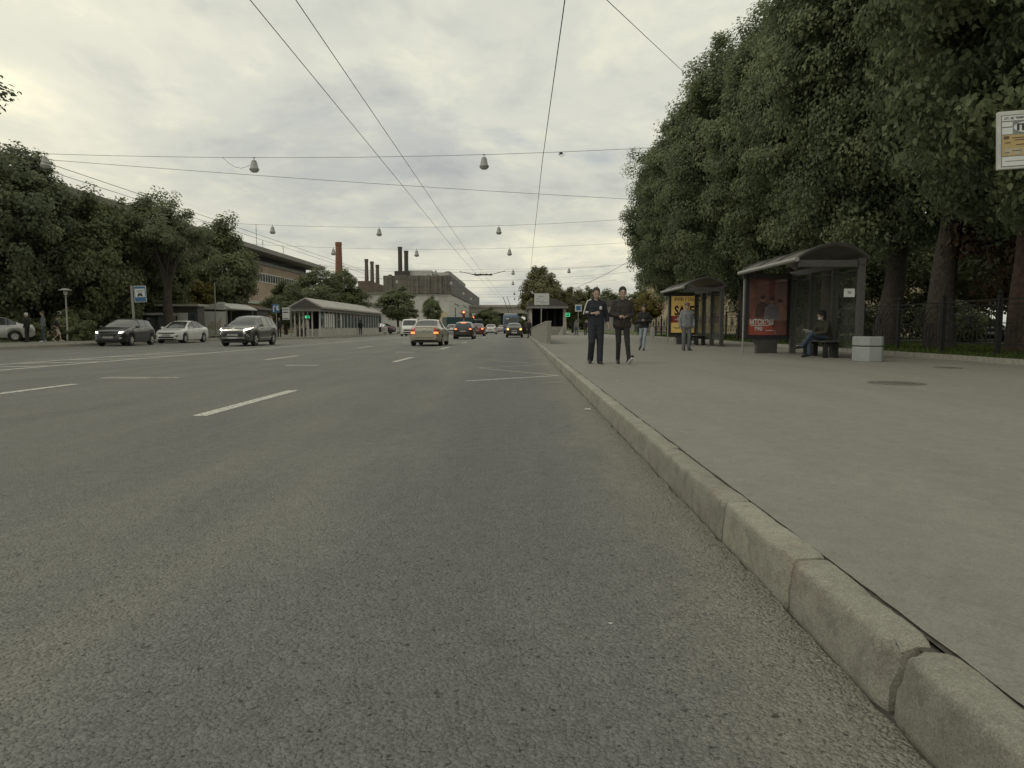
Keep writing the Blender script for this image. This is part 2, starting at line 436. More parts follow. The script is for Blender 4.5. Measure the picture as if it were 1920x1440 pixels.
class MB:
    def __init__(self):
        self.v, self.f, self.m = [], [], []

    def add(self, vs, fs, mi=0):
        o = len(self.v)
        self.v += [tuple(p) for p in vs]
        self.f += [tuple(i + o for i in q) for q in fs]
        self.m += [mi] * len(fs)
        return self

    def box(self, c, s, rz=0.0, mi=0, taper=1.0):
        x, y, z = s[0] / 2, s[1] / 2, s[2] / 2
        ca, sa = math.cos(rz), math.sin(rz)
        vs = []
        for k, t in ((-1, 1.0), (1, taper)):
            for i, j in ((-1, -1), (1, -1), (1, 1), (-1, 1)):
                px, py = i * x * t, j * y * t
                vs.append((c[0] + px * ca - py * sa, c[1] + px * sa + py * ca, c[2] + k * z))
        return self.add(vs, [(3, 2, 1, 0), (4, 5, 6, 7), (0, 1, 5, 4), (1, 2, 6, 5), (2, 3, 7, 6), (3, 0, 4, 7)], mi)

    def span(self, a, b, mi=0):
        return self.box([(a[i] + b[i]) / 2 for i in range(3)], [abs(b[i] - a[i]) for i in range(3)], 0, mi)

    def cyl(self, p0, p1, r0, r1=None, n=10, mi=0):
        return self.tube([p0, p1], [r0, r0 if r1 is None else r1], n, mi)

    def tube(self, pts, r, n=8, mi=0, caps=True):
        pts = [Vector(p) for p in pts]
        rs = r if isinstance(r, (list, tuple)) else [r] * len(pts)
        vs, fs = [], []
        u = None
        for i, p in enumerate(pts):
            d = (pts[min(i + 1, len(pts) - 1)] - pts[max(i - 1, 0)]).normalized()
            if u is None:
                u, w = frame_of(d)
            else:
                u = (u - d * u.dot(d)).normalized(); w = d.cross(u)
            for k in range(n):
                a = 2 * PI * k / n
                vs.append(p + (u * math.cos(a) + w * math.sin(a)) * rs[i])
        for i in range(len(pts) - 1):
            for k in range(n):
                fs.append((i * n + k, i * n + (k + 1) % n, (i + 1) * n + (k + 1) % n, (i + 1) * n + k))
        if caps:
            fs.append(tuple(range(n - 1, -1, -1))); fs.append(tuple((len(pts) - 1) * n + k for k in range(n)))
        return self.add(vs, fs, mi)

    def lathe(self, prof, c=(0, 0, 0), n=16, mi=0, axis='z'):
        vs, fs = [], []
        for r, z in prof:
            for k in range(n):
                a = 2 * PI * k / n
                p = (r * math.cos(a), r * math.sin(a), z)
                if axis == 'x': p = (p[2], p[0], p[1])
                if axis == 'y': p = (p[0], p[2], p[1])
                vs.append((c[0] + p[0], c[1] + p[1], c[2] + p[2]))
        for i in range(len(prof) - 1):
            for k in range(n):
                fs.append((i * n + k, i * n + (k + 1) % n, (i + 1) * n + (k + 1) % n, (i + 1) * n + k))
        fs.append(tuple(range(n - 1, -1, -1))); fs.append(tuple((len(prof) - 1) * n + k for k in range(n)))
        return self.add(vs, fs, mi)

    def prism(self, poly, axis, a, b, mi=0):
        n = len(poly)

        def P(q, t):
            return {'x': (t, q[0], q[1]), 'y': (q[0], t, q[1]), 'z': (q[0], q[1], t)}[axis]
        vs = [P(q, a) for q in poly] + [P(q, b) for q in poly]
        fs = [tuple(range(n - 1, -1, -1)), tuple(range(n, 2 * n))]
        fs += [(i, (i + 1) % n, n + (i + 1) % n, n + i) for i in range(n)]
        return self.add(vs, fs, mi)

    def ell(self, c, r, nu=12, nv=8, mi=0, mtx=None):
        vs, fs = [], []
        c = Vector(c)
        for j in range(1, nv):
            t = PI * j / nv
            for i in range(nu):
                a = 2 * PI * i / nu
                p = Vector((r[0] * math.sin(t) * math.cos(a), r[1] * math.sin(t) * math.sin(a), r[2] * math.cos(t)))
                if mtx is not None: p = mtx @ p
                vs.append(c + p)
        top = Vector((0, 0, r[2])); bot = -top
        if mtx is not None: top, bot = mtx @ top, mtx @ bot
        vs += [c + top, c + bot]
        T, B = len(vs) - 2, len(vs) - 1
        for i in range(nu):
            k = (i + 1) % nu
            fs.append((T, i, k))
            for j in range(nv - 2):
                fs.append((j * nu + i, (j + 1) * nu + i, (j + 1) * nu + k, j * nu + k))
            fs.append((B, (nv - 2) * nu + k, (nv - 2) * nu + i))
        return self.add(vs, fs, mi)

    def capsule(self, p0, p1, r0, r1=None, n=10, mi=0):
        r1 = r0 if r1 is None else r1
        p0, p1 = Vector(p0), Vector(p1)
        d = p1 - p0
        if d.length < 1e-5: return self.ell(p0, (r0, r0, r0), n, 6, mi)
        d.normalize()
        pts, rs = [], []
        for a in (-80, -50, -20): pts.append(p0 + d * r0 * math.sin(R(a))); rs.append(r0 * math.cos(R(a)))
        for a in (20, 50, 80): pts.append(p1 + d * r1 * math.sin(R(a))); rs.append(r1 * math.cos(R(a)))
        return self.tube(pts, rs, n, mi)

    def mesh(self, name, mats, smooth=False, bevel=0.0, seg=2, fix=True):
        me = bpy.data.meshes.new(name)
        me.from_pydata(self.v, [], self.f)
        for q in (mats if isinstance(mats, (list, tuple)) else [mats]):
            me.materials.append(M(q))
        me.polygons.foreach_set('material_index', self.m)
        if bevel or fix:
            bm = bmesh.new(); bm.from_mesh(me)
            if fix: bmesh.ops.recalc_face_normals(bm, faces=bm.faces)
            if bevel:
                es = [e for e in bm.edges if len(e.link_faces) == 2 and e.calc_face_angle(0) > 0.6]
                bmesh.ops.bevel(bm, geom=es, offset=bevel, segments=seg, profile=0.6, affect='EDGES', clamp_overlap=True)
            bm.to_mesh(me); bm.free()
        if smooth:
            me.polygons.foreach_set('use_smooth', [True] * len(me.polygons))
            try: me.set_sharp_from_angle(angle=R(smooth if smooth > 1 else 42))
            except Exception: pass
        me.update()
        return me

    def build(self, name, mats, parent=None, loc=(0, 0, 0), rz=0.0, smooth=False, bevel=0.0, seg=2, rot=None, fix=True):
        return link(name, self.mesh(name, mats, smooth, bevel, seg, fix), parent, loc, rz, rot)


def np_mesh(name, V, F, mats, tint=None, smooth=False):
    """large quad mesh straight from numpy arrays"""
    me = bpy.data.meshes.new(name)
    me.vertices.add(len(V)); me.vertices.foreach_set('co', np.ascontiguousarray(V, dtype=np.float32).ravel())
    k = F.shape[1]
    me.loops.add(F.size); me.loops.foreach_set('vertex_index', np.ascontiguousarray(F, dtype=np.int32).ravel())
    me.polygons.add(len(F)); me.polygons.foreach_set('loop_start', np.arange(0, F.size, k, dtype=np.int32))
    me.polygons.foreach_set('loop_total', np.full(len(F), k, dtype=np.int32))
    if smooth: me.polygons.foreach_set('use_smooth', np.ones(len(F), dtype=bool))
    for q in (mats if isinstance(mats, (list, tuple)) else [mats]):
        me.materials.append(M(q))
    if tint is not None:
        a = me.attributes.new('tint', 'FLOAT', 'POINT'); a.data.foreach_set('value', tint.astype(np.float32))
    me.update(calc_edges=True)
    return me


def copy_tree(o, parent=None):
    c = o.copy(); COL.objects.link(c); c.parent = parent
    for ch in o.children:
        copy_tree(ch, c)
    return c


def text(body, size, m, parent, loc, rot=(PI / 2, 0, 0), name='lettering', align='CENTER', bold=0.0, sx=1.0, ext=0.002):
    cu = bpy.data.curves.new('text', 'FONT')
    cu.body = body; cu.size = size; cu.align_x = align; cu.align_y = 'CENTER'; cu.offset = bold * size; cu.extrude = ext
    cu.resolution_u = 3
    t = bpy.data.objects.new('text_tmp', cu); COL.objects.link(t)
    dg = bpy.context.evaluated_depsgraph_get(); dg.update()
    me = bpy.data.meshes.new_from_object(t.evaluated_get(dg))
    bpy.data.objects.remove(t); bpy.data.curves.remove(cu)
    me.name = name; me.materials.clear(); me.materials.append(M(m))
    o = link(name, me, parent, loc, rot=rot); o.scale = (sx, 1, 1)
    return o


def sag(a, b, s, n=14):
    a, b = Vector(a), Vector(b)
    return [a.lerp(b, i / n) - Vector((0, 0, s * 4 * (i / n) * (1 - i / n))) for i in range(n + 1)]


# ------------------------------------------------------------------ trees
def crown_mesh(name, m, rad, n_clu, n_leaf, leaf, clu_r=(0.6, 1.0), shell=0.62, lump=0.18, seed=0, droop=0.55, flat=0.0, bottom=-1.0, tips=0, fine=False):
    """leaf-sized faces gathered in clusters through an uneven ellipsoid; returns mesh and cluster centres (crown centre at origin)"""
    g = np.random.default_rng(seed)
    d = g.normal(size=(n_clu * 3, 3)); d /= np.linalg.norm(d, axis=1)[:, None]
    d = d[d[:, 2] > bottom][:n_clu]
    n_clu = len(d)
    ph = g.uniform(0, 6.28, 6)
    lumps = (np.sin(3.1 * d[:, 0] + ph[0]) * np.cos(2.7 * d[:, 1] + ph[1]) + np.sin(4.3 * d[:, 2] + ph[2] + 2 * d[:, 0]) + 0.7 * np.sin(6 * d[:, 1] + ph[3]) * np.sin(5 * d[:, 2] + ph[4])) / 2.0
    rr = (shell + (1 - shell) * g.random(n_clu) ** 0.6) * (1 + lump * lumps)
    cc = d * rr[:, None] * np.array(rad)
    if tips:   # ragged outliers
        k = g.choice(n_clu, tips, replace=False); cc[k] *= g.uniform(1.03, 1.12, (tips, 1))
    cr = g.uniform(clu_r[0], clu_r[1], n_clu)
    ctint = g.random(n_clu)
    idx = np.repeat(np.arange(n_clu), n_leaf)
    N = len(idx)
    e = g.normal(size=(N, 3)); e /= np.linalg.norm(e, axis=1)[:, None]
    rad_l = (g.random(N) ** 0.45)[:, None]
    e2 = e * rad_l * cr[idx][:, None]
    e2[:, 2] *= (0.8 - flat * 0.4)
    P = cc[idx] + e2
    outw = P / (np.linalg.norm(P, axis=1)[:, None] + 1e-6)
    nrm = e * 0.40 + outw * 0.80 + np.array([0, 0, 0.60]) + g.normal(size=(N, 3)) * 0.42
    nrm /= np.linalg.norm(nrm, axis=1)[:, None]
    ax = outw * 0.5 + e * 0.4 + np.array([0, 0, -droop]) + g.normal(size=(N, 3)) * 0.55
    ax -= nrm * np.sum(ax * nrm, axis=1)[:, None]
    ax /= np.linalg.norm(ax, axis=1)[:, None] + 1e-6
    sd = np.cross(nrm, ax)
    s = (leaf * g.uniform(0.65, 1.25, N))[:, None]
    tint = np.clip(0.68 * ctint[idx] + 0.32 * g.random(N) ** 1.5, 0, 1)
    if fine:      # ovate leaf folded along the midrib
        V = np.empty((N, 6, 3))
        V[:, 0] = P - ax * s * 0.5
        V[:, 1] = P + sd * s * 0.34 + nrm * s * 0.09 - ax * s * 0.20
        V[:, 2] = P + sd * s * 0.27 + nrm * s * 0.06 + ax * s * 0.14
        V[:, 3] = P + ax * s * 0.55 - nrm * s * 0.12
        V[:, 4] = P - sd * s * 0.27 + nrm * s * 0.06 + ax * s * 0.14
        V[:, 5] = P - sd * s * 0.34 + nrm * s * 0.09 - ax * s * 0.20
        o = np.arange(N)[:, None] * 6
        F = np.concatenate([o + np.array([[0, 1, 2, 3]]), o + np.array([[0, 3, 4, 5]])])
        return np_mesh(name, V.reshape(-1, 3), F, m, tint=np.repeat(tint, 6)), cc
    V = np.empty((N, 4, 3))
    V[:, 0] = P - ax * s * 0.5
    V[:, 1] = P + sd * s * 0.36 + nrm * s * 0.10 - ax * s * 0.06
    V[:, 2] = P + ax * s * 0.5 - nrm * s * 0.08
    V[:, 3] = P - sd * s * 0.36 + nrm * s * 0.10 - ax * s * 0.06
    F = np.arange(N * 4).reshape(N, 4)
    return np_mesh(name, V.reshape(-1, 3), F, m, tint=np.repeat(tint, 4)), cc


def trunk_mesh(name, m, h_crown, cc, r, lean=(0, 0), seed=0, limbs=12, flare=1.25, top=None, twigs=26, bend=0.0):
    """tapered leaning trunk from the origin, limbs out to crown clusters; crown centre at (lean, h_crown)"""
    g = random.Random(seed)
    mb = MB()
    C = Vector((lean[0], lean[1], h_crown))
    top = top or h_crown * 0.95
    pts, rs = [], []
    for i in range(9):
        t = i / 8
        pts.append(Vector((lean[0] * t * t + bend * math.sin(PI * t) + g.uniform(-.05, .05) * (i > 0), lean[1] * t * t + g.uniform(-.05, .05) * (i > 0), top * t - 0.25 * (i == 0))))
        rs.append(r * (flare if i == 0 else 1.06 if i == 1 else 1.0) * (1 - 0.62 * t))
    mb.tube(pts, rs, 11)
    order = sorted(range(len(cc)), key=lambda i: g.random())
    for q, i in enumerate(order[:limbs + twigs]):
        e = C + Vector(cc[i])
        big = q < limbs
        t = g.uniform(0.38, 0.98)
        k = min(int(t * 8), 7)
        p0 = pts[k].lerp(pts[k + 1], t * 8 - k)
        if e.z < p0.z - 1.0: continue
        mid = p0.lerp(e, 0.5) + Vector((g.uniform(-.3, .3), g.uniform(-.3, .3), g.uniform(0.0, 0.7)))
        r0 = r * (0.42 if big else 0.16) * (1 - 0.4 * t)
        q1 = p0.lerp(mid, 0.5) + Vector((g.uniform(-.12, .12), g.uniform(-.12, .12), 0.1))
        q2 = mid.lerp(e, 0.5) + Vector((g.uniform(-.12, .12), g.uniform(-.12, .12), 0.1))
        mb.tube([p0, q1, mid, q2, e], [r0, r0 * .8, r0 * .6, r0 * .38, r0 * .12], 6 if big else 5)
    return mb.mesh(name, m, smooth=60, fix=False)


CROWNS = {}


def tree(name, label, loc, kind, h, r_trunk, crown_z, rz=0.0, scale=(1, 1, 1), lean=(0, 0), group=None, bark='bark', limbs=12, seed=0, bend=0.0):
    me, cc = CROWNS[kind]
    t = thing(name, label, 'tree', loc, 0.0, group)
    ca, sa = math.cos(rz), math.sin(rz)
    pos = [(p[0] * scale[0] * ca - p[1] * scale[1] * sa, p[0] * scale[0] * sa + p[1] * scale[1] * ca, p[2] * scale[2]) for p in cc]
    link('trunk', trunk_mesh('trunk', bark, crown_z, pos, r_trunk, lean, seed, limbs, bend=bend), t)
    c = link('crown', me, t, (lean[0], lean[1], crown_z), rz)
    c.scale = scale
    return t


# ------------------------------------------------------------------ cars
def keyf(keys):
    xs = np.array([k[0] for k in keys], float); ys = np.array([k[1] for k in keys], float)
    u = np.linspace(0, 1, 401); y = np.interp(u, xs, ys)
    k = np.hanning(15); k /= k.sum()
    y = np.convolve(np.pad(y, 7, mode='edge'), k, mode='valid')
    return lambda s: float(np.interp(s, u, y))


def patch(bvh, side, quad, nu=6, nv=4, off=0.008, thick=0.02, ymax=4.0):
    """sheet that follows the hull: quad corners in (x,z) for front/rear, (y,z) for the sides"""
    d = {'F': Vector((0, -1, 0)), 'B': Vector((0, 1, 0)), 'L': Vector((1, 0, 0)), 'R': Vector((-1, 0, 0))}[side]
    A, B, C, D = [Vector((q[0], q[1])) for q in quad]
    vs = []
    for j in range(nv + 1):
        for i in range(nu + 1):
            p = A.lerp(B, i / nu).lerp(D.lerp(C, i / nu), j / nv)
            o = Vector((p.x, 0, p.y)) - d * ymax if side in 'FB' else Vector((0, p.x, p.y)) - d * ymax
            h, n, _, _ = bvh.ray_cast(o, d, 2 * ymax)
            if h is None:
                h, n, _, _ = bvh.find_nearest(o + d * (ymax * 0.5))
            vs.append(h - d * off)
    w = nu + 1
    n0 = len(vs)
    vs += [v + d * thick for v in vs]
    fs = []
    for j in range(nv):
        for i in range(nu):
            a = j * w + i
            fs.append((a, a + 1, a + w + 1, a + w)); fs.append((n0 + a, n0 + a + w, n0 + a + w + 1, n0 + a + 1))
    rim = [i for i in range(w)] + [j * w + nu for j in range(1, nv + 1)] + [nv * w + i for i in range(nu - 1, -1, -1)] + [j * w for j in range(nv - 1, 0, -1)]
    for a, b in zip(rim, rim[1:] + rim[:1]):
        fs.append((a, n0 + a, n0 + b, b))
    return MB().add(vs, fs)


WHEEL = {}


def wheel_meshes(Rr, w=0.2):
    key = round(Rr, 3)
    if key not in WHEEL:
        t = MB().lathe([(Rr * .60, -w / 2 + .01), (Rr * .93, -w / 2), (Rr, -w / 2 + .03), (Rr, w / 2 - .03), (Rr * .93, w / 2), (Rr * .60, w / 2 - .01), (Rr * .60, -w / 2 + .01)], n=24, axis='x')
        r = MB()
        r.lathe([(Rr * .61, -w / 2 + .03), (Rr * .61, w / 2 - .005), (Rr * .56, w / 2 - .005), (Rr * .54, w / 2 - .05), (Rr * .1, w / 2 - .06), (0.001, w / 2 - .06)], n=20, axis='x')
        for k in range(5):
            a = 2 * PI * k / 5
            c, s = math.cos(a), math.sin(a)
            r.tube([(w / 2 - .03, c * .03, s * .03), (w / 2 - .025, c * Rr * .34, s * Rr * .34), (w / 2 - .012, c * Rr * .57, s * Rr * .57)], [.035, .03, .038], 6)
        r.lathe([(.05, w / 2 - .05), (.045, w / 2 - .015), (.001, w / 2 - .01)], n=10, axis='x')
        WHEEL[key] = (t.mesh('tyre', 'rubber', smooth=50), r.mesh('rim', 'rim', smooth=40))
    return WHEEL[key]


def car(name, label, loc, rz, sp, cat='car', group=None):
    L_, W, paint = sp['L'], sp['W'], sp['paint']
    Rw, fo, wb = sp['R'], sp['fo'], sp['wb']
    top, belt = keyf(sp['top']), keyf(sp['belt'])
    plan = keyf(sp.get('plan', [(0, .66), (.012, .77), (.04, .88), (.10, .96), (.18, 1), (.80, 1), (.90, .97), (.96, .92), (.985, .84), (1, .72)]))
    zs0 = keyf(sp.get('sill', [(0, .30), (.03, .22), (.15, .20), (.85, .22), (.96, .26), (1, .36)]))
    cowl, rf, rr_, bk = [sp[k] for k in ('cowl', 'roof_f', 'roof_r', 'back')]
    doors = sp['doors']
    st = set(np.round(np.linspace(0, 1, 45), 4)) | {0.006, 0.02, 0.98, 0.994, cowl, rf, rr_, bk}
    for d in doors: st |= {d}
    for d in sp['pillars']: st |= {d - .035 / L_, d + .035 / L_}
    Ra = Rw + 0.055
    for sw in (fo, fo + wb):
        for k in range(-6, 7): st.add(round((sw + Ra * math.sin(k / 6 * PI / 2)) / L_, 5))
    st = sorted(s for s in st if 0 <= s <= 1)
    st = [s for i, s in enumerate(st) if i == 0 or s - st[i - 1] > 0.0025]
    th = sp.get('tumble', 0.69)
    secs = []
    for s in st:
        w = plan(s) * W / 2
        zt, zb, zs = top(s), belt(s), zs0(s)
        for sw in (fo, fo + wb):
            d_ = s * L_ - sw
            if abs(d_) < Ra: zs = max(zs, Rw + math.sqrt(Ra * Ra - d_ * d_))
        zt = max(zt, zb + 0.012)
        g = min(max((zt - zb - 0.09) / 0.36, 0), 1)
        wr = w * (0.84 + (th - 0.84) * g)
        zr = zt - 0.02 - 0.045 * g
        zr = max(zr, zb + 0.006)
        h = zb - zs
        pr = [(w * .70, zs), (w * .955, zs + .01), (w * .995, zs + h * .25), (w * 1.0, zs + h * .60), (w * .975, zs + h * .88), (w * .935, zb - .01), (w * .915, zb + .010 + .010 * g), (wr, zr), (wr * .87, zr + (zt - zr) * .42), (wr * .5, zr + (zt - zr) * .86), (0, zt)]
        y = L_ / 2 - s * L_
        secs.append(([(x, y, z) for x, z in pr], g))
    K = 11
    verts = []
    for pr, g in secs: verts += pr
    nS = len(secs)
    verts += [(-x, y, z) for x, y, z in verts]
    H0 = nS * K
    parts = {}

    def put(key, face): parts.setdefault(key, []).append(face)
    for i in range(nS - 1):
        s = (st[i] + st[i + 1]) / 2
        g0, g1 = secs[i][1], secs[i + 1][1]
        for j in range(K - 1):
            a, b, c, d = i * K + j, i * K + j + 1, (i + 1) * K + j + 1, (i + 1) * K + j
            key = 'body'
            if j == 6 and min(g0, g1) > 0.30 and doors[0] < s < sp['glass_end']:
                pil = any(abs(s - p) < .04 / L_ for p in sp['pillars'])
                n = sum(s > p for p in sp['pillars'])
                key = 'pillar' if pil else 'side_window%d' % n
            elif j >= 8 and cowl < s < rf: key = 'windshield'
            elif j >= 8 and rr_ < s < bk: key = 'rear_window'
            elif 1 <= j <= 5 and doors[0] < s < doors[-1]:
                key = 'door%d' % sum(s > q for q in doors[1:-1])
            elif j >= 7 and 0.03 < s < cowl: key = 'hood'
            elif j >= 7 and bk < s < .985 and sp.get('trunk', True): key = 'trunk_lid'
            put(key + '_r', (a, b, c, d)); put(key + '_l', (H0 + a, H0 + d, H0 + c, H0 + b))
    for i, flip in ((0, False), (nS - 1, True)):
        a = [i * K + j for j in range(K)]; b = [H0 + i * K + j for j in range(K)]
        for j in range(K - 1):
            q = (a[j], b[j], b[j + 1], a[j + 1])
            put('body_r', q)
    bvh = BVHTree.FromPolygons([Vector(v) for v in verts], [f for fs in parts.values() for f in fs])
    t = thing(name, label, cat, loc, rz, group)
    t['facing'] = 'plus y'
    del t['facing']
    merged = {}
    for k, fs in parts.items():
        base = k[:-2]
        if base in ('body', 'windshield', 'rear_window', 'hood', 'trunk_lid', 'pillar'): merged.setdefault(base, []).extend(fs)
        else: merged[k] = fs
    outp = {}
    for k, fs in merged.items():
        base = k.rstrip('0123456789') if k in ('body', 'hood') else k.split('_l')[0] if k.endswith('_l') else k
        base = ''.join(ch for ch in k.replace('_r', '_').replace('_l', '_') if not ch.isdigit()).strip('_') if k[:4] in ('door', 'side') else k
        used = sorted({i for f in fs for i in f}); mp = {u: n for n, u in enumerate(used)}
        mb = MB(); mb.add([verts[u] for u in used], [tuple(mp[i] for i in f) for f in fs])
        glass = base in ('windshield', 'rear_window', 'side_window')
        if base in ('door', 'hood', 'trunk_lid', 'side_window'):
            V = np.array(mb.v); c = V.mean(0); e = np.maximum(V.max(0) - V.min(0), .2)
            mb.v = [tuple(v) for v in (c + (V - c) * (1 - np.minimum(0.012 / e, .05)))]
        me = mb.mesh(base, 'car_glass' if glass else ('plastic_black' if base == 'pillar' else paint), smooth=38, fix=False)
        bm = bmesh.new(); bm.from_mesh(me); bmesh.ops.remove_doubles(bm, verts=bm.verts, dist=1e-4); bmesh.ops.recalc_face_normals(bm, faces=bm.faces)
        # recalc can flip open sheets: point them away from the cabin centre
        c0 = Vector((0, 0, 0.7))
        if sum((f.normal.dot(f.calc_center_median() - c0)) * f.calc_area() for f in bm.faces) < 0: bmesh.ops.reverse_faces(bm, faces=bm.faces)
        bm.to_mesh(me); bm.free()
        o = link(base, me, t)
        outp.setdefault(base, []).append((k, o))
    for k, o in outp.get('door', []):
        side = 'R' if k.endswith('_r') else 'L'
        n = int(k[4])
        y = L_ / 2 - L_ * (doors[min(n + 1, len(doors) - 1)]) + 0.16
        zb = belt(doors[min(n + 1, len(doors) - 1)]) - 0.12
        patch(bvh, side, [(y, zb), (y + .16, zb), (y + .16, zb + .03), (y, zb + .03)], 3, 1, off=0.03, thick=.04).build('handle', paint, o)
    # underside, floor of the cabin
    MB().box((0, 0, .36), (W - .55, L_ * .92, .34)).build('underbody', 'plastic_black', t)
    tm, rm = wheel_meshes(Rw, .21)
    for sw in (fo, fo + wb):
        for sx in (1, -1):
            wv = link('wheel', tm, t, (sx * (W / 2 - .115), L_ / 2 - sw, Rw), 0 if sx > 0 else PI)
            link('rim', rm, wv)
    for sx in (1, -1):
        y = L_ / 2 - L_ * (doors[0] + .055); z = belt(doors[0] + .05) + .075
        b = MB(); b.box((sx * (W / 2 + .075), y, z), (.18, .10, .13)); b.tube([(sx * (W / 2 - .06), y - .01, z - .07), (sx * (W / 2 + .04), y, z - .03)], .018, 6)
        b.build('mirror', sp.get('mirror', paint), t, smooth=40, bevel=.03)
    for q in sp['trim']:
        nm, mt, side, quad = q[:4]
        kw = q[4] if len(q) > 4 else {}
        sides = [quad]
        if kw.get('mirror', False): sides.append([(-x, z) for x, z in quad])
        for qd in sides:
            patch(bvh, side, qd, kw.get('nu', 6), kw.get('nv', 3), kw.get('off', .008), kw.get('thick', .03)).build(nm, mt, t, smooth=50)
    return t

# ------------------------------------------------------------------ people
def fuse(mb, voxel, smooth_it, name, m):
    """overlapping capsules and ellipsoids fused into one continuous skin"""
    me = bpy.data.meshes.new('tmp'); me.from_pydata(mb.v, [], mb.f); me.update()
    o = bpy.data.objects.new('tmp', me); COL.objects.link(o)
    r = o.modifiers.new('r', 'REMESH'); r.mode = 'VOXEL'; r.voxel_size = voxel; r.use_smooth_shade = True
    s = o.modifiers.new('s', 'SMOOTH'); s.iterations = smooth_it; s.factor = 0.5
    dg = bpy.context.evaluated_depsgraph_get(); dg.update()
    out = bpy.data.meshes.new_from_object(o.evaluated_get(dg))
    bpy.data.objects.remove(o); bpy.data.meshes.remove(me)
    out.name = name; out.materials.clear(); out.materials.append(M(m))
    out.polygons.foreach_set('use_smooth', [True] * len(out.polygons))
    return out


def person(label, loc, rz, H, J, wear, vox=0.011, group=None):
    """J: joints for a 1.75 m figure facing +Y (its right hand at +X); wear: garments"""
    k = H / 1.75
    P = dict(head=(0, .02, 1.635), neck=(0, 0, 1.47), chest=(0, .0, 1.29), waist=(0, 0, 1.08), hip=(0, 0, .94),
             shR=(.165, 0, 1.405), elR=(.215, -.02, 1.12), wrR=(.22, .06, .88), hdR=(.21, .08, .80),
             shL=(-.165, 0, 1.405), elL=(-.215, -.02, 1.12), wrL=(-.22, .06, .88), hdL=(-.21, .08, .80),
             hpR=(.09, 0, .92), knR=(.10, .03, .50), anR=(.10, 0, .085), toR=(.12, .17, .03),
             hpL=(-.09, 0, .92), knL=(-.10, .03, .50), anL=(-.10, 0, .085), toL=(-.12, .17, .03))
    P.update(J)
    P = {a: Vector(b) * k for a, b in P.items()}
    t = thing('person', label, 'person', loc, rz, group)
    face = J.get('face', (0, 1, 0)); face = Vector(face).normalized()
    up = (P['head'] - P['neck']).normalized()
    rt = face.cross(up).normalized(); face = up.cross(rt).normalized()
    mx = Matrix((rt, face, up)).transposed()

    hs = 1.10

    def hp(x, y, z): return P['head'] + (rt * x + face * y + up * z) * k * hs
    b = MB()
    # head: skull, face wedge, brow, nose, chin, ears, neck
    b.ell(P['head'] + up * .012 * k, (.080 * k, .099 * k, .120 * k), 16, 12, mtx=mx)
    b.ell(hp(0, .030, -.055), (.062 * k, .066 * k, .066 * k), 12, 8, mtx=mx)
    b.ell(hp(0, .062, -.092), (.026 * k, .026 * k, .022 * k), 10, 6, mtx=mx)
    b.capsule(hp(-.035, .078, .028), hp(.035, .078, .028), .013 * k)
    b.capsule(hp(0, .090, .015), hp(0, .108, -.022), .010 * k, .014 * k)
    b.capsule(hp(-.020, .086, -.057), hp(.020, .086, -.057), .009 * k)
    for sx in (1, -1):
        b.ell(hp(sx * .078, -.005, -.005), (.012 * k, .022 * k, .033 * k), 8, 6, mtx=mx)
        b.ell(hp(sx * .040, .064, -.022), (.022 * k, .022 * k, .020 * k), 8, 6, mtx=mx)
    b.capsule(P['neck'] - up * .04 * k, P['head'] - up * .06 * k, .056 * k, .052 * k)
    # torso core under the clothes
    for a, c, r in (('chest', 'waist', .10), ('waist', 'hip', .10)):
        b.capsule(P[a] + Vector((-.05, 0, 0)), P[c] + Vector((-.05, 0, 0)), r * k); b.capsule(P[a] + Vector((.05, 0, 0)), P[c] + Vector((.05, 0, 0)), r * k)
    b.capsule(P['neck'], P['chest'], .06 * k, .10 * k)
    for s in 'RL':
        b.capsule(P['neck'] - up * .05 * k, P['sh' + s], .045 * k, .048 * k)
        b.capsule(P['sh' + s], P['el' + s], .044 * k, .036 * k); b.capsule(P['el' + s], P['wr' + s], .036 * k, .026 * k)
        b.capsule(P['hp' + s], P['kn' + s], .068 * k, .046 * k); b.capsule(P['kn' + s], P['an' + s], .048 * k, .034 * k)
        b.capsule(P['hip'], P['hp' + s], .09 * k, .08 * k)
        b.capsule(P['an' + s], P['to' + s], .034 * k, .026 * k)
        # hand: palm, four unequal bent fingers, thumb from the side of the palm
        w, h = P['wr' + s], P['hd' + s]
        dr = (h - w).normalized()
        ref = Vector(J.get('palm' + s, (0, 1, 0))).normalized()     # direction the palm faces
        sd = dr.cross(ref).normalized(); ref = sd.cross(dr).normalized()
        knk = w + dr * .085 * k
        for q in (-1, 0, 1): b.capsule(w + dr * .015 * k + sd * q * .014 * k, knk + sd * q * .026 * k, .015 * k, .014 * k)
        for q, ln in ((-1.5, .066), (-.5, .076), (.5, .072), (1.5, .056)):
            p0 = knk + sd * q * .0195 * k
            p1 = p0 + (dr * .9 + ref * .45).normalized() * ln * .5 * k
            p2 = p1 + (dr * .5 + ref * .85).normalized() * ln * .5 * k
            b.capsule(p0, p1, .0092 * k); b.capsule(p1, p2, .0088 * k, .0075 * k)
        side = -1 if s == 'R' else 1
        p0 = w + dr * .03 * k + sd * side * .026 * k
        p1 = p0 + (dr * .6 + sd * side * .7 + ref * .35).normalized() * .04 * k
        b.capsule(p0, p1, .012 * k, .0105 * k); b.capsule(p1, p1 + (dr * .9 + ref * .4).normalized() * .032 * k, .010 * k, .0085 * k)
    link('body', fuse(b, min(vox, .009), 3, 'body', wear.get('skin', 'skin')), t)
    for sx in (1, -1):
        e = MB(); e.ell(hp(sx * .030, .080, .008), (.013 * k, .008 * k, .007 * k), 8, 6, mtx=mx); e.build('eye', 'eye', t, smooth=True)
    # upper garment
    J2 = wear.get('top_r', 1.0)
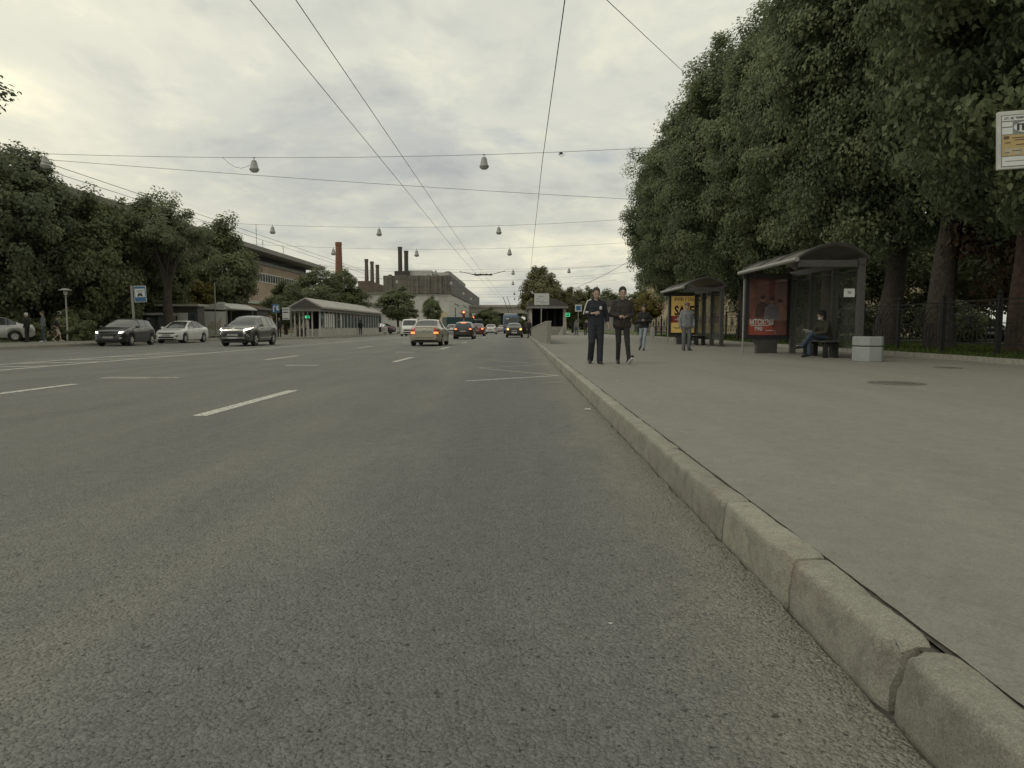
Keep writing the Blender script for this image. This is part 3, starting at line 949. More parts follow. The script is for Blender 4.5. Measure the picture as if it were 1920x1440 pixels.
    c = MB()
    if wear.get('top'):
        f = wear.get('fit', 1.0)
        for z0, z1, sx, r0, r1 in (('neck', 'chest', .085, .075, .112), ('chest', 'waist', .075, .125, .118), ('waist', 'hip', .065, .122, .128)):
            for q in (-1, 0, 1):
                top_s = sx * (0.75 if z0 == 'neck' else 1)
                c.capsule(P[z0] + Vector((q * top_s * k, 0, -.05 * k if z0 == 'neck' else 0)), P[z1] + Vector((q * sx * k, 0, 0)), r0 * k * f, r1 * k * f)
        if wear.get('hem'):
            hz = wear['hem'] * k
            for q in (-1, 0, 1): c.capsule(P['hip'] + Vector((q * .075 * k, 0, 0)), P['hip'] + Vector((q * .085 * k, 0, -hz)), .128 * k * f, .125 * k * f)
        for s in 'RL':
            c.capsule(P['neck'] + Vector((0, 0, -.035 * k)), P['sh' + s], .060 * k * f, .064 * k * f)
            c.capsule(P['sh' + s], P['el' + s], .066 * k * f, .058 * k * f)
            sl = wear.get('sleeve', 0.93)
            if sl > 0: c.capsule(P['el' + s], P['el' + s].lerp(P['wr' + s], sl), .060 * k * f, .046 * k * f)
        link('jacket', fuse(c, vox, 4, 'jacket', wear['top']), t)
        co = MB()
        nv = P['neck'] + up * .012 * k
        co.tube([nv + (rt * math.cos(a) * .072 + face * math.sin(a) * .072) * k - up * (.012 * math.sin(a)) * k for a in np.linspace(-PI * 1.32, PI * .32, 14)], .020 * k, 6)
        co.build('collar', wear.get('collar', wear['top']), t, smooth=60)
        if wear.get('zip'):
            z = MB()
            pts = []
            for i in range(8):
                u = i / 7
                q = P['neck'].lerp(P['hip'], .10 + .9 * u)
                pts.append(q + face * (.085 + .055 * min(u * 2.2, 1)) * k)
            z.tube(pts, .006 * k, 5); z.build('zip', wear['zip'], t)
    # trousers
    if wear.get('legs'):
        c = MB(); f = wear.get('leg_fit', 1.0)
        lg = wear.get('leg_len', 1.0)
        for q in (-1, 0, 1): c.capsule(P['hip'] + Vector((q * .05 * k, 0, .04 * k)), P['hip'] + Vector((q * .05 * k, 0, -.04 * k)), .118 * k)
        for s in 'RL':
            c.capsule(P['hp' + s] + Vector((0, 0, 0)), P['kn' + s], .098 * k * f, .072 * k * f)
            if lg > 0: c.capsule(P['kn' + s], P['kn' + s].lerp(P['an' + s], lg * 1.02), .070 * k * f, (.064 if f > .95 else .056) * k * f)
        link('trousers' if lg > 0 else 'shorts', fuse(c, vox, 4, 'trousers', wear['legs']), t)
    for s in 'RL':
        a, o = P['an' + s], P['to' + s]
        d = (o - a); dz = Vector((d.x, d.y, d.z))
        fw = dz.normalized()
        heel = a - fw * .05 * k - Vector((0, 0, .035 * k))
        m_ = MB(); m_.capsule(a + Vector((0, 0, .02)), heel.lerp(a, .3), .050 * k, .052 * k); m_.capsule(heel, o, .048 * k, .044 * k); m_.capsule(heel.lerp(o, .55), o + fw * .04 * k, .050 * k, .038 * k)
        sh = link('shoe', fuse(m_, .010, 2, 'shoe', wear.get('shoe', 'shoe_black')), t)
        if wear.get('sole'):
            q = MB(); upv = fw.cross(Vector((1, 0, 0))).normalized()
            if upv.z < 0: upv = -upv
            q.tube([heel - upv * .034 * k - fw * .03 * k, heel.lerp(o, .5) - upv * .032 * k, o - upv * .03 * k + fw * .05 * k], [.036 * k, .042 * k, .030 * k], 10)
            q.build('sole', wear['sole'], sh, smooth=60)
    if wear.get('hair'):
        h = MB()
        h.ell(hp(0, -.012, .036), (.092 * k, .104 * k, .106 * k), 16, 10, mtx=mx)
        for sx in (1, -1): h.ell(hp(sx * .062, -.03, -.012), (.026 * k, .05 * k, .05 * k), 8, 6, mtx=mx)
        h.ell(hp(0, -.055, -.02), (.064 * k, .05 * k, .06 * k), 10, 8, mtx=mx)
        if wear.get('hair_long'):
            for sx in (-1, 0, 1): h.capsule(hp(sx * .05, -.05, -.02), hp(sx * .055, -.06, -.2), .045 * k, .03 * k)
        if wear.get('tuft'): h.capsule(hp(-.01, .03, .12), hp(-.015, .035, .165), .014 * k, .006 * k)
        hm = h
        # trim what would fall over the face
        link('hair', fuse(hm, .010, 1, 'hair', wear['hair']), t)
    if wear.get('cap'):
        h = MB(); h.ell(hp(0, -.006, .058), (.098 * k, .113 * k, .080 * k), 16, 10, mtx=mx); h.ell(hp(0, .10, .045), (.062 * k, .062 * k, .012 * k), 12, 6, mtx=mx)
        link('cap', fuse(h, .010, 1, 'cap', wear['cap']), t)
    if wear.get('hood'):
        h = MB(); h.ell(hp(0, -.028, .030), (.106 * k, .112 * k, .122 * k), 16, 10, mtx=mx); h.ell(hp(0, -.03, -.08), (.085 * k, .08 * k, .07 * k), 12, 8, mtx=mx)
        link('hood', fuse(h, .010, 1, 'hood', wear['hood']), t)
    if wear.get('mask'):
        h = MB(); h.ell(hp(0, .060, -.058), (.062 * k, .058 * k, .050 * k), 12, 8, mtx=mx)
        h.tube([hp(-.077, .0, -.01), hp(-.055, .07, -.04)], .004 * k, 4); h.tube([hp(.077, .0, -.01), hp(.055, .07, -.04)], .004 * k, 4)
        h.build('face_mask', wear['mask'], t, smooth=60)
    return t, P


mat('skin', (0.38, 0.265, 0.205), 0.55, var=0.08)
mat('eye', (0.03, 0.025, 0.02), 0.2)
mat('shoe_black', (0.02, 0.02, 0.021), 0.6)
mat('hair_brown', (0.045, 0.032, 0.022), 0.7, var=0.3, scale=60, bump=0.5, bscale=200)
mat('hair_black', (0.018, 0.015, 0.013), 0.7, var=0.3, scale=60, bump=0.5, bscale=200)
mat('cloth_navy', (0.017, 0.019, 0.027), 0.85, var=0.25, scale=9, bump=0.9, bscale=14)
mat('cloth_black', (0.017, 0.017, 0.018), 0.85, var=0.3, scale=9, bump=0.9, bscale=14)
mat('cloth_brown', (0.030, 0.024, 0.021), 0.8, var=0.3, scale=9, bump=0.9, bscale=14)
mat('cloth_grey', (0.20, 0.21, 0.225), 0.9, var=0.2, scale=9, bump=0.9, bscale=14)
mat('cloth_greytrousers', (0.13, 0.14, 0.145), 0.9, var=0.2, scale=9, bump=0.5, bscale=24)
mat('denim_pale', (0.26, 0.31, 0.35), 0.9, var=0.25, scale=10, bump=0.4, bscale=40)
mat('denim', (0.055, 0.075, 0.105), 0.9, var=0.35, scale=9, bump=0.4, bscale=40)
mat('cloth_olive', (0.036, 0.036, 0.022), 0.9, var=0.3, scale=9, bump=0.9, bscale=14)
mat('cloth_white', (0.50, 0.50, 0.48), 0.85, var=0.08, bump=0.3, bscale=30)
mat('cap_red', (0.13, 0.085, 0.072), 0.85, var=0.2)
mat('khaki', (0.40, 0.36, 0.29), 0.9, var=0.1, bump=0.3, bscale=30)

# ================================================================== THE SETTING
def jit(x, y, a, s=3.0):
    return a * noise.noise(Vector((x * 7.3, y * s, 1.7)))


tag(MB().add([(-2500, -800, -.06), (2500, -800, -.06), (2500, 3500, -.06), (-2500, 3500, -.06)], [(0, 1, 2, 3)]).build('ground', 'ground', fix=False), kind='structure')

# road: one sheet, ragged along the gutter
ys = list(np.arange(-3, 16, .07)) + list(np.arange(16, 40, 1.0)) + [40, 80, 160, 320, 700]
v, f = [], []
for y in ys:
    e = .946 + (jit(.94, y, .016, 9) + jit(.3, y, .01, 40) if y < 16 else 0)
    v += [(-40, y, 0), (-6, y, 0), (e, y, 0)]
for i in range(len(ys) - 1):
    for j in range(2): f.append((i * 3 + j, i * 3 + j + 1, i * 3 + j + 4, i * 3 + j + 3))
tag(MB().add(v, f).build('road', 'road_asphalt', fix=False), kind='structure')
# soil that shows in the joints either side of the kerb
tag(MB().add([(.85, -3, -.014), (1.3, -3, -.014), (1.3, 700, -.014), (.85, 700, -.014)], [(0, 1, 2, 3)]).add([(1.05, -3, .160), (1.098, -3, .160), (1.098, 120, .160), (1.05, 120, .160)], [(0, 1, 2, 3)]).add([(1.09, -3, .172), (1.16, -3, .172), (1.16, 700, .172), (1.09, 700, .172)], [(0, 1, 2, 3)]).build('joint_soil', 'soil', fix=False), kind='structure')

# right pavement
v, f = [], []
for y in ys:
    e = 1.100 + (abs(jit(1.1, y, .005, 5)) + jit(.7, y, .004, 50) if y < 16 else 0)
    v += [(e, y, .179 + (jit(2, y, .004, 1.2) if y < 16 else 0)), (1.95, y, .150), (11.32, y, .150)]
for i in range(len(ys) - 1):
    for j in range(2): f.append((i * 3 + j, i * 3 + j + 1, i * 3 + j + 4, i * 3 + j + 3))
tag(MB().add(v, f).build('pavement', 'pavement_asphalt', fix=False), kind='structure')
# right lawn, gently mounded
v, f = [], []
gx = [11.40, 11.8, 12.6, 14, 17, 24, 40, 90]; gy = list(np.arange(4, 60, 1.5)) + [70, 80, 120, 300]
for y in gy:
    for x in gx:
        v.append((x, y, .215 + min((x - 11.4) * .12, .13) + .03 * noise.noise(Vector((x * .6, y * .4, 0)))))
for i in range(len(gy) - 1):
    for j in range(len(gx) - 1):
        a = i * len(gx) + j; f.append((a, a + 1, a + len(gx) + 1, a + len(gx)))
tag(MB().add(v, f).build('lawn', 'lawn', smooth=True, fix=False), kind='structure')

# left pavement with the bus bay, then the lawn of the square
poly = [(-23.45, -10), (-23.45, 54), (-22.6, 56.5), (-20.2, 60), (-18.4, 62.5), (-17.95, 64), (-17.95, 700), (-34, 700), (-34, 64), (-29, 56), (-28.6, -10)]
MBp = MB(); MBp.prism(poly, 'z', -.03, .148)
tag(MBp.build('pavement', 'pavement_asphalt'), kind='structure')
tag(MB().prism([(-28.6, -10), (-29, 56), (-34, 64), (-34, 300), (-90, 300), (-90, -10)], 'z', -.03, .165).build('lawn', 'lawn'), kind='structure')


# --- kerbs, stone by stone
def kerb_stone_mesh(L_, seed, ends=(.012, .012), n=14, rough=.0040, h=.18):
    s = h / .18
    prof = [(.000, -.06), (.003, .0), (.006, .06), (.009, .140 * s), (.011, .162 * s), (.016, .173 * s), (.026, .179 * s), (.045, .1815 * s), (.09, .182 * s), (.125, .180 * s), (.137, .175 * s), (.140, .13 * s), (.140, -.06)]
    ys_ = [0, .003, .010, .022, .036, .052, .068] + list(np.linspace(.09, L_ - .09, n)) + [L_ - .068, L_ - .052, L_ - .036, L_ - .022, L_ - .010, L_ - .003, L_]
    k = len(prof); vs = []
    for y in ys_:
        d = min(y, L_ - y); e = ends[0] if y < L_ / 2 else ends[1]
        q = e * max(0, 1 - d / (e * 1.6 + .004)) ** 1.6
        for i, (x, z) in enumerate(prof):
            topf = 1.0 if 3 <= i <= 7 else .45
            px = x + q * (1.0 if i <= 6 else 0) * topf - q * .4 * (i >= 9)
            pz = z - q * (topf if i >= 3 else 0)
            nn = noise.noise(Vector((px * 9, y * 5 + seed * 13.1, pz * 9))) * rough * 1.5 + noise.noise(Vector((px * 38, y * 30 + seed * 7, pz * 38))) * rough * .55
            chip = max(0, noise.noise(Vector((seed * 3.1, y * 7, 5))) - .25) * .022 if 4 <= i <= 7 else 0
            vs.append((px + nn + chip * .8, y, pz + (nn if i >= 3 else 0) - chip))
    fs = []
    for r in range(len(ys_) - 1):
        for i in range(k - 1):
            a = r * k + i; fs.append((a, a + 1, a + k + 1, a + k))
    fs += [tuple(range(k - 1, -1, -1)), tuple((len(ys_) - 1) * k + i for i in range(k))]
    return MB().add(vs, fs).mesh('kerb_stone', 'granite', smooth=50)


kerb = tag(link('kerb', None), kind='structure')
near = [(-1.35, -.42), (-.42, .55), (.55, 1.76), (1.76, 2.43), (2.43, 3.24), (3.24, 4.71), (4.71, 5.76), (5.76, 6.66), (6.66, 7.45)]
for i, (a, b) in enumerate(near):
    g0 = .012 if abs(a - 1.76) < .01 else .006
    g1 = .016 if abs(b - 1.76) < .01 else .006
    ends = (.034 if abs(a - 1.76) < .01 else .013, .040 if abs(b - 1.76) < .01 else .014)
    o = link('kerb_stone', kerb_stone_mesh(b - a - g0 - g1, i + 1, ends, n=22, rough=.0036), kerb, (.960 + random.uniform(-.003, .003), a + g0, random.uniform(-.003, .003)), random.uniform(-.004, .004))
var = [(L_, kerb_stone_mesh(L_ - .008, 30 + i, (.010, .010), n=7)) for i, L_ in enumerate((.82, .95, 1.1, .75, 1.25))]
y = 7.45
while y < 122:
    L_, me = random.choice(var)
    link('kerb_stone', me, kerb, (.960 + random.uniform(-.005, .005), y, random.uniform(-.004, .004)), random.uniform(-.004, .004)); y += L_
MB().span((.965, y, -.05), (1.10, 700, .18)).build('kerb_run', 'granite', kerb)
lkerb = tag(link('kerb', None), kind='structure')


def kerb_line(p, q, par, height=.15, start=0.0):
    p, q = Vector(p), Vector(q); d = q - p; tot = d.length; a = math.atan2(-d.x, d.y); s = start
    while s < tot - .4:
        L_, me = random.choice(var)
        link('kerb_stone', me, par, (p.x + d.x * s / tot, p.y + d.y * s / tot, height - .18), a); s += L_


# left kerb faces +X: run the line towards -Y
LK = [(-17.93, 92), (-17.93, 64), (-18.38, 62.5), (-20.18, 60), (-22.58, 56.5), (-23.43, 54), (-23.43, 22)]
for a, b in zip(LK, LK[1:]): kerb_line((*a, 0), (*b, 0), lkerb)
MB().span((-18.1, 92.5, -.05), (-17.93, 700, .152)).build('kerb_run', 'granite', lkerb)
gkerb = tag(link('lawn_kerb', None), kind='structure')
gst = [MB().box((.04, L_ / 2, -.02), (.08, L_ - .008, .30)).mesh('kerb_stone', 'kerb_concrete', bevel=.008) for L_ in (1.0,)]
y = 9.0
while y < 74:
    zz = .155 + .012 * noise.noise(Vector((y * .3, 0, 0)))
    link('kerb_stone', gst[0], gkerb, (11.32 + .03 * noise.noise(Vector((3, y * .2, 0))) - (1.55 if 43.5 < y < 46.5 else 0), y, zz), random.uniform(-.012, .012)); y += 1.0

# --- painted markings: thin sheets, each a stripe of its own
marks = tag(link('road_markings', None), kind='structure')


def stripe(x, y0, y1, w=.12, m='road_paint', dx=0.0, name='stripe'):
    MB().add([(x - w / 2, y0, .004), (x + w / 2, y0, .004), (x + w / 2 + dx, y1, .004), (x - w / 2 + dx, y1, .004)], [(0, 1, 2, 3)]).build(name, m, marks, fix=False)


def bar(a, b, w, m, z=.004, name='stripe'):
    a, b = Vector(a), Vector(b); n = Vector((-(b - a).y, (b - a).x)).normalized() * w / 2
    MB().add([(*(a - n), z), (*(b - n), z), (*(b + n), z), (*(a + n), z)], [(0, 1, 2, 3)]).build(name, m, marks, fix=False)


for k in range(10): stripe(-3.62, 7.75 + 12.25 * k, 10.95 + 12.25 * k, .17, dx=.03)
for k in range(9): stripe(-7.85, 9.0 + 12.4 * k, 12.15 + 12.4 * k, .16)
stripe(-12.15, 5, 190, .16)
stripe(-14.0, 5, 29, .15); stripe(-13.95, 29, 110, .12, 'road_paint_faint')
for k in range(5): bar((-13.95, 17.0 + 2.15 * k), (-12.2, 17.9 + 2.15 * k), .22, 'road_paint')
for k in range(5): stripe(-17.7, 20.4 + 12 * k, 23 + 12 * k, .12, 'road_paint_faint')
bar((-6.2, 18.3), (-5.32, 18.3), .22, 'road_paint'); bar((-5.0, 28.1), (-4.2, 28.0), .3, 'road_paint')
bar((-7.3, 13.6), (-8.3, 13.75), .45, 'road_paint_faint'); bar((-6.75, 13.75), (-7.2, 13.7), .3, 'road_paint_faint')
# bus-stop zigzag by the kerb
zz = [(-1.0, 12.9), (.82, 14.4), (-1.02, 17.1), (.80, 18.7), (-1.0, 21.3), (.78, 22.9), (-1.0, 25.5), (.78, 27.1)]
for i, (a, b) in enumerate(zip(zz, zz[1:])): bar(a, b, .10, 'road_paint_yellow' if i else 'road_paint', .004 + .0005 * i)
bar((.40, 12.62), (.90, 12.60), .08, 'road_paint_yellow')
bar((-.7, 20.2), (-.05, 20.3), .12, 'road_paint_faint')

# --- manhole covers


mat('cover_iron', (0.13, 0.125, 0.108), 0.7, var=0.3, scale=12, dirt=0.4)


def manhole(label, x, y, z, r, sx=1.0):
    t = thing('manhole_cover', label, 'manhole cover', (x, y, z), 0.3)
    MB().lathe([(r * 1.22, 0), (r * 1.22, .006), (r * 1.08, .010), (r * 1.06, .004), (r * 1.06, 0)], n=36).build('ring', 'cover_iron', t, smooth=30)
    c = MB(); c.lathe([(r * 1.02, .0), (r * 1.02, .007), (r * .98, .009), (.001, .009)], n=36)
    for i in range(-3, 4):
        for j in range(-3, 4):
            if math.hypot(i, j) < 3.6: c.box((i * r * .24, j * r * .24, .011), (r * .15, r * .15, .006), .78)
    c.build('lid', 'cover_iron', t, smooth=30)
    return t


manhole('round iron manhole cover set in the pavement in front of the concrete litter bin', 5.76, 10.6, .151, .33)
t = manhole('small flush cover on the pavement close to the lawn kerb', 9.05, 14.7, .151, .22)

# ================================================================== TREES
CROWNS['linden_a'] = crown_mesh('crown', 'leaf_dark', (4.5, 4.3, 6.4), 450, 275, .152, (.45, 1.05), .60, .13, 11, .7, tips=50, fine=True)
CROWNS['linden_b'] = crown_mesh('crown', 'leaf_dark', (4.4, 4.5, 6.3), 450, 275, .152, (.45, 1.05), .60, .14, 12, .7, tips=50, fine=True)
CROWNS['park'] = crown_mesh('crown', 'leaf_mid', (4.2, 4.2, 4.6), 230, 130, .23, (.7, 1.2), .45, .2, 13, .4, tips=10)
CROWNS['brown'] = crown_mesh('crown', 'leaf_brown', (2.6, 2.6, 3.2), 150, 130, .18, (.5, .9), .4, .2, 14, .6)
CROWNS['left_a'] = crown_mesh('crown', 'leaf_oak', (3.2, 3.2, 5.0), 190, 165, .20, (.5, .95), .55, .28, 15, .3, tips=22)
CROWNS['oak'] = crown_mesh('crown', 'leaf_oak', (2.7, 2.7, 2.5), 62, 210, .17, (.45, .85), .40, .34, 16, .3, tips=12)
CROWNS['round'] = crown_mesh('crown', 'leaf_mid', (3.0, 3.0, 3.8), 170, 150, .23, (.55, .95), .5, .2, 17, .4, tips=14)
CROWNS['yellow'] = crown_mesh('crown', 'leaf_yellow', (2.2, 2.2, 1.9), 80, 130, .2, (.4, .8), .4, .2, 18, .4)
CROWNS['olive'] = crown_mesh('crown', 'leaf_olive', (3.0, 3.0, 3.5), 130, 120, .32, (.6, 1.0), .5, .2, 21, .4, tips=10)
CROWNS['far'] = crown_mesh('crown', 'leaf_mid', (3.0, 3.0, 3.5), 130, 110, .34, (.6, 1.0), .5, .18, 19, .4, tips=8)
CROWNS['bush'] = crown_mesh('crown', 'leaf_mid', (1.2, 1.2, 1.0), 50, 130, .13, (.25, .45), .4, .2, 20, .3)

rowG = 'row of tall trees behind the iron fence'
row = [(13.3, 14.2, -2.6, 'first'), (13.1, 18.2, .3, 'second'), (13.0, 21.6, 2.6, 'third'), (13.3, 25.4, -.3, 'fourth'), (13.2, 30.0, .5, 'fifth'), (13.5, 35.0, .4, 'sixth'), (12.9, 40.2, .3, 'seventh'), (13.1, 46.0, -.1, 'eighth'), (12.9, 52.0, .2, 'ninth'), (13.0, 57.5, 0, 'tenth')]
looks = ['crown cut by the top right corner', 'reddish bark at the picture edge', 'thick dark trunk leaning to the right', 'bent trunk beside the near bus shelter', 'crown hanging over the near shelter roof', 'dense crown between the two bus shelters', 'dense crown over the far bus shelter', 'dense crown beyond the far shelter', 'tall crown near the far row end', 'crown edge against the sky']
for i, (x, y, ln, nm) in enumerate(row):
    k = 'linden_a' if i % 2 else 'linden_b'
    s = random.uniform(.95, 1.04)
    sc = (s, s, s * random.uniform(.97, 1.04))
    cz = 10.2
    if i in (3, 4, 5): sc = (s * .93, s * .95, s)
    if i >= 8: sc = (s * .95, s, s * .93); cz = 9.4
    tree('tall_tree', '%s tree of the right-hand row, %s' % (nm, looks[i]), (x, y, .3), k, 16, .40 if i in (2, 3) else .33, cz, rz=i * 1.3, scale=sc, lean=(ln * .6, random.uniform(-.3, .3)), group=rowG, bark='bark_red' if i == 1 else 'bark', seed=40 + i, limbs=16, bend=(.45 if i == 3 else -.1 if i == 2 else 0))

park = [(26, 17, .9, 4.4), (24.5, 25.5, .85, 4.2), (27, 34, 1.0, 4.6), (25, 43, .95, 4.6), (34, 26, 1.15, 5.2), (36, 17, 1.2, 5.6), (37, 39, 1.2, 5.4), (19.0, 43.5, .72, 3.6), (18.2, 50, .70, 3.4)]
for i, (x, y, s, cz) in enumerate(park):
    tree('park_tree', 'leafy green tree of the park standing behind the fence and the tall row', (x, y, .3), 'park', 9, .2, cz * .92, rz=i * 2.1, scale=(s, s, s), group='park trees behind the tall row', seed=70 + i, limbs=8)
tree('brown_tree', 'small tree with reddish brown leaves behind the fence at the right edge', (15.6, 20.6, .3), 'brown', 6, .14, 4.2, group=None, bark='bark_red', seed=90, limbs=8)
for i, (x, y, s) in enumerate([(18.2, 29.5, 1.0), (19.5, 39, 1.1), (20.8, 25.0, 1.1), (22.5, 20.5, 1.0)]):
    b = thing('shrub', 'low green shrub growing on the park lawn behind the iron fence', 'shrub', (x, y, .35), 0, 'shrubs on the park lawn')
    c = link('crown', CROWNS['bush'][0], b, (0, 0, .75 * s), i * 1.1); c.scale = (s * 1.2, s * 1.2, s)
    link('stem', trunk_mesh('stem', 'bark', .75 * s, [tuple(p * s * .7) for p in CROWNS['bush'][1]], .05, seed=i, limbs=7, twigs=5), b)

tree('big_tree', 'tallest dark tree at the left edge of the picture, over the parked car', (-33.5, 46.5, .16), 'left_a', 13, .28, 7.3, rz=.4, scale=(1.22, 1.22, 1.32), seed=101, limbs=14)
tree('overhanging_tree', 'tree outside the left edge with only branch ends showing', (-32.0, 31.0, .16), 'left_a', 17, .45, 12.2, rz=2.0, scale=(2.0, 2.0, .85), seed=102, limbs=14)
tree('bushy_tree', 'bushy green tree behind the street lamp of the left square', (-30.3, 50, .16), 'round', 9, .22, 5.4, rz=1.0, scale=(1.0, 1.0, 1.2), seed=103)
tree('bushy_tree', 'bushy tree between the street lamp and the left bus stop sign', (-29.6, 55.5, .16), 'round', 10, .22, 6.1, rz=2.4, scale=(1.0, 1.0, 1.25), seed=104)
tree('oak_tree', 'oak with bare dark trunk and open crown behind the white sedan', (-25.9, 51.2, .15), 'oak', 10.8, .40, 8.0, rz=.6, scale=(1.0, 1.0, 1.05), seed=105, limbs=18)
tree('green_tree', 'rounded green tree behind the grey oncoming SUV', (-28.2, 66, .16), 'round', 10, .25, 6.3, rz=3.0, scale=(1.05, 1.05, 1.2), seed=106)
tree('green_tree', 'rounded tree in front of the long tan building, left of the pavilion roof', (-27.6, 82, .16), 'round', 9, .2, 3.5, rz=.9, scale=(.75, .75, .68), seed=107)
tree('green_tree', 'rounded tree rising over the middle of the left pavilion roof', (-25.0, 86, .16), 'round', 9, .24, 4.6, rz=1.9, scale=(.92, .92, .84), seed=108)
tree('green_tree', 'rounded tree at the foot of the single brick chimney', (-22.8, 90, .16), 'round', 9, .24, 4.8, rz=4.0, scale=(.95, .95, .86), seed=109)
for i, (x, y, s, z) in enumerate([(-36, 48, 1.25, 4.8), (-37, 56, 1.2, 4.8), (-35.5, 63, 1.1, 4.4), (-33, 71, .9, 3.6), (-31, 61, .9, 3.6)]):
    tree('square_tree', 'dense green tree deep in the left square behind the front trees', (x, y, .16), 'round', 9, .22, z, rz=i * 1.7, scale=(s, s, s * 1.05), group='trees deep in the left square', seed=120 + i, limbs=8)
tree('yellow_tree', 'yellowing low tree behind the left bus shelter', (-29.5, 62, .16), 'yellow', 5, .12, 3.6, seed=140, limbs=8)
tree('yellow_tree', 'yellowish low tree at the far end of the right tree row', (15.2, 84, .3), 'yellow', 4.5, .12, 3.1, rz=1.0, seed=141, limbs=8)
tree('green_tree', 'round tree beside the far end of the left pavilion', (-18.6, 107, .15), 'far', 7, .22, 4.3, rz=.3, scale=(.95, .95, .72), seed=142)
tree('clipped_tree', 'narrow dark tree in front of the white factory wall', (-17.6, 141, .15), 'far', 7, .2, 4.4, rz=1.3, scale=(.6, .6, .72), seed=143)
tree('green_tree', 'tree standing over the right pavilion roof against the sky', (3.5, 108, .15), 'olive', 10, .3, 6.2, rz=2.3, scale=(1.05, 1.05, 1.08), seed=144)
tree('green_tree', 'small tree just right of the tree over the right pavilion', (8.6, 112, .15), 'olive', 7, .2, 4.5, rz=.9, scale=(.75, .75, .75), seed=145)
tree('green_tree', 'small tree behind the head of the man in the navy top', (11.8, 118, .15), 'far', 7, .2, 4.6, rz=3.9, scale=(.6, .6, .8), seed=146)
tree('green_tree', 'bushy tree under the left end of the far bridge', (-10.5, 238, 0), 'far', 6, .2, 4.0, rz=.5, scale=(1.5, 1.2, 1.0), seed=147)
tree('green_tree', 'dark tree under the middle of the far bridge', (-5.5, 262, 0), 'far', 6, .2, 3.6, rz=1.5, scale=(1.1, 1.1, .9), seed=148)
for i, (x, y, s) in enumerate([(9, 215, 1.3), (17, 205, 1.4), (25, 190, 1.5), (33, 180, 1.6), (3, 300, 1.6)]):
    tree('far_tree', ('leftmost', 'second', 'third', 'fourth', 'farthest')[i] + ' of the small far trees behind the right pavilion, from the left', (x, y, 0), 'far', 6, .2, 3.6 * s, rz=i, scale=(s * 1.3, s * 1.3, s), group='far trees behind the right pavilion', seed=160 + i, limbs=6)
tree('green_tree', 'bushy tree left of the far end of the factory wall', (-15.0, 330, 0), 'far', 6, .2, 4.0, rz=2.5, scale=(2.2, 1.2, 1.1), seed=149)
for i, (x, y, s, l) in enumerate([(-29.2, 45.5, 1.1, 'round green shrub at the foot of the square street lamp'), (-31.5, 44, .8, 'lower shrub left of the square street lamp'), (-30.0, 42.5, .6, 'low shrub between the standing pair and the runner'), (-28.0, 44.0, .55, 'small shrub behind the black hatchback bonnet')]):
    b = thing('shrub', l, 'shrub', (x, y, .16), 0)
    c = link('crown', CROWNS['bush'][0], b, (0, 0, .85 * s), i * 1.4); c.scale = (s, s, s)
    link('stem', trunk_mesh('stem', 'bark', .85 * s, [tuple(p * s * .7) for p in CROWNS['bush'][1]], .05, seed=i, limbs=7, twigs=5), b)


# --- grass blades on the strip in front of the fence and just behind it
def blades(name, n, x0, x1, y0, y1, zf, h):
    g = np.random.default_rng(5)
    X = x0 + (x1 - x0) * g.random(n) ** 1.2; Y = y0 + (y1 - y0) * g.random(n) ** 1.4
    Z = zf(X, Y)
    a = g.uniform(0, 6.28, n); hh = h * g.uniform(.5, 1.3, n); w = .012 * g.uniform(.7, 1.4, n) * (1 + Y / 30)
    V = np.empty((n, 4, 3)); dxx, dyy = np.cos(a), np.sin(a); lx, ly = g.normal(0, .4, n) * hh, g.normal(0, .4, n) * hh
    V[:, 0] = np.stack([X - dxx * w, Y - dyy * w, Z], 1); V[:, 1] = np.stack([X + dxx * w, Y + dyy * w, Z], 1)
    V[:, 2] = np.stack([X + lx + dxx * w * .3, Y + ly + dyy * w * .3, Z + hh], 1); V[:, 3] = np.stack([X + lx - dxx * w * .3, Y + ly - dyy * w * .3, Z + hh], 1)
    return tag(link(name, np_mesh(name, V.reshape(-1, 3), np.arange(n * 4).reshape(n, 4), 'grass_blade', np.repeat(g.random(n), 4))), 'short lawn grass in front of and behind the iron fence', 'grass', kind='stuff')


blades('grass', 45000, 11.42, 17, 12, 60, lambda x, y: .205 + np.minimum((x - 11.4) * .12, .13), .085)

# ================================================================== IRON FENCE
fence = thing('iron_fence', 'black iron park fence with fan and ring panels along the lawn', 'fence', (12.05, 0, .30))
post_me = MB().box((0, 0, .74), (.09, .09, 1.56)).lathe([(.03, 1.52), (.06, 1.56), (.06, 1.60), (.001, 1.68)], n=10).mesh('post', 'black_iron', bevel=.006)
pn = MB(); W_ = 2.3
tr = MB().span((-.018, .05, 1.38), (.018, W_ - .05, 1.42)).span((-.014, .05, 1.26), (.014, W_ - .05, 1.285)).mesh('top_rail', 'black_iron')
br = MB().span((-.018, .05, .26), (.018, W_ - .05, .30)).span((-.014, .05, .80), (.014, W_ - .05, .825)).mesh('bottom_rail', 'black_iron')
for q in range(0, 13):   # upright bars at the panel ends, fan in the middle
    yy = .12 + (W_ - .24) * q / 12
    if q in (0, 1, 11, 12): pn.cyl((0, yy, .28), (0, yy, 1.40), .011, n=6)
    else: pn.cyl((0, yy, .28), (0, yy, .81), .009, n=6)
for a in range(20, 161, 20):
    c, s = math.cos(R(a)), math.sin(R(a)); ln = min(.46 / max(s, .01), .80 / max(abs(c), .01))
    pn.cyl((0, W_ / 2, .82), (0, W_ / 2 + c * ln, .82 + s * ln), .011, n=6)
for rr_ in (.20, .34): pn.tube([(0, W_ / 2 + rr_ * math.cos(a), .82 + rr_ * math.sin(a)) for a in np.linspace(0, PI, 11)], .009, 5)
ring = MB()
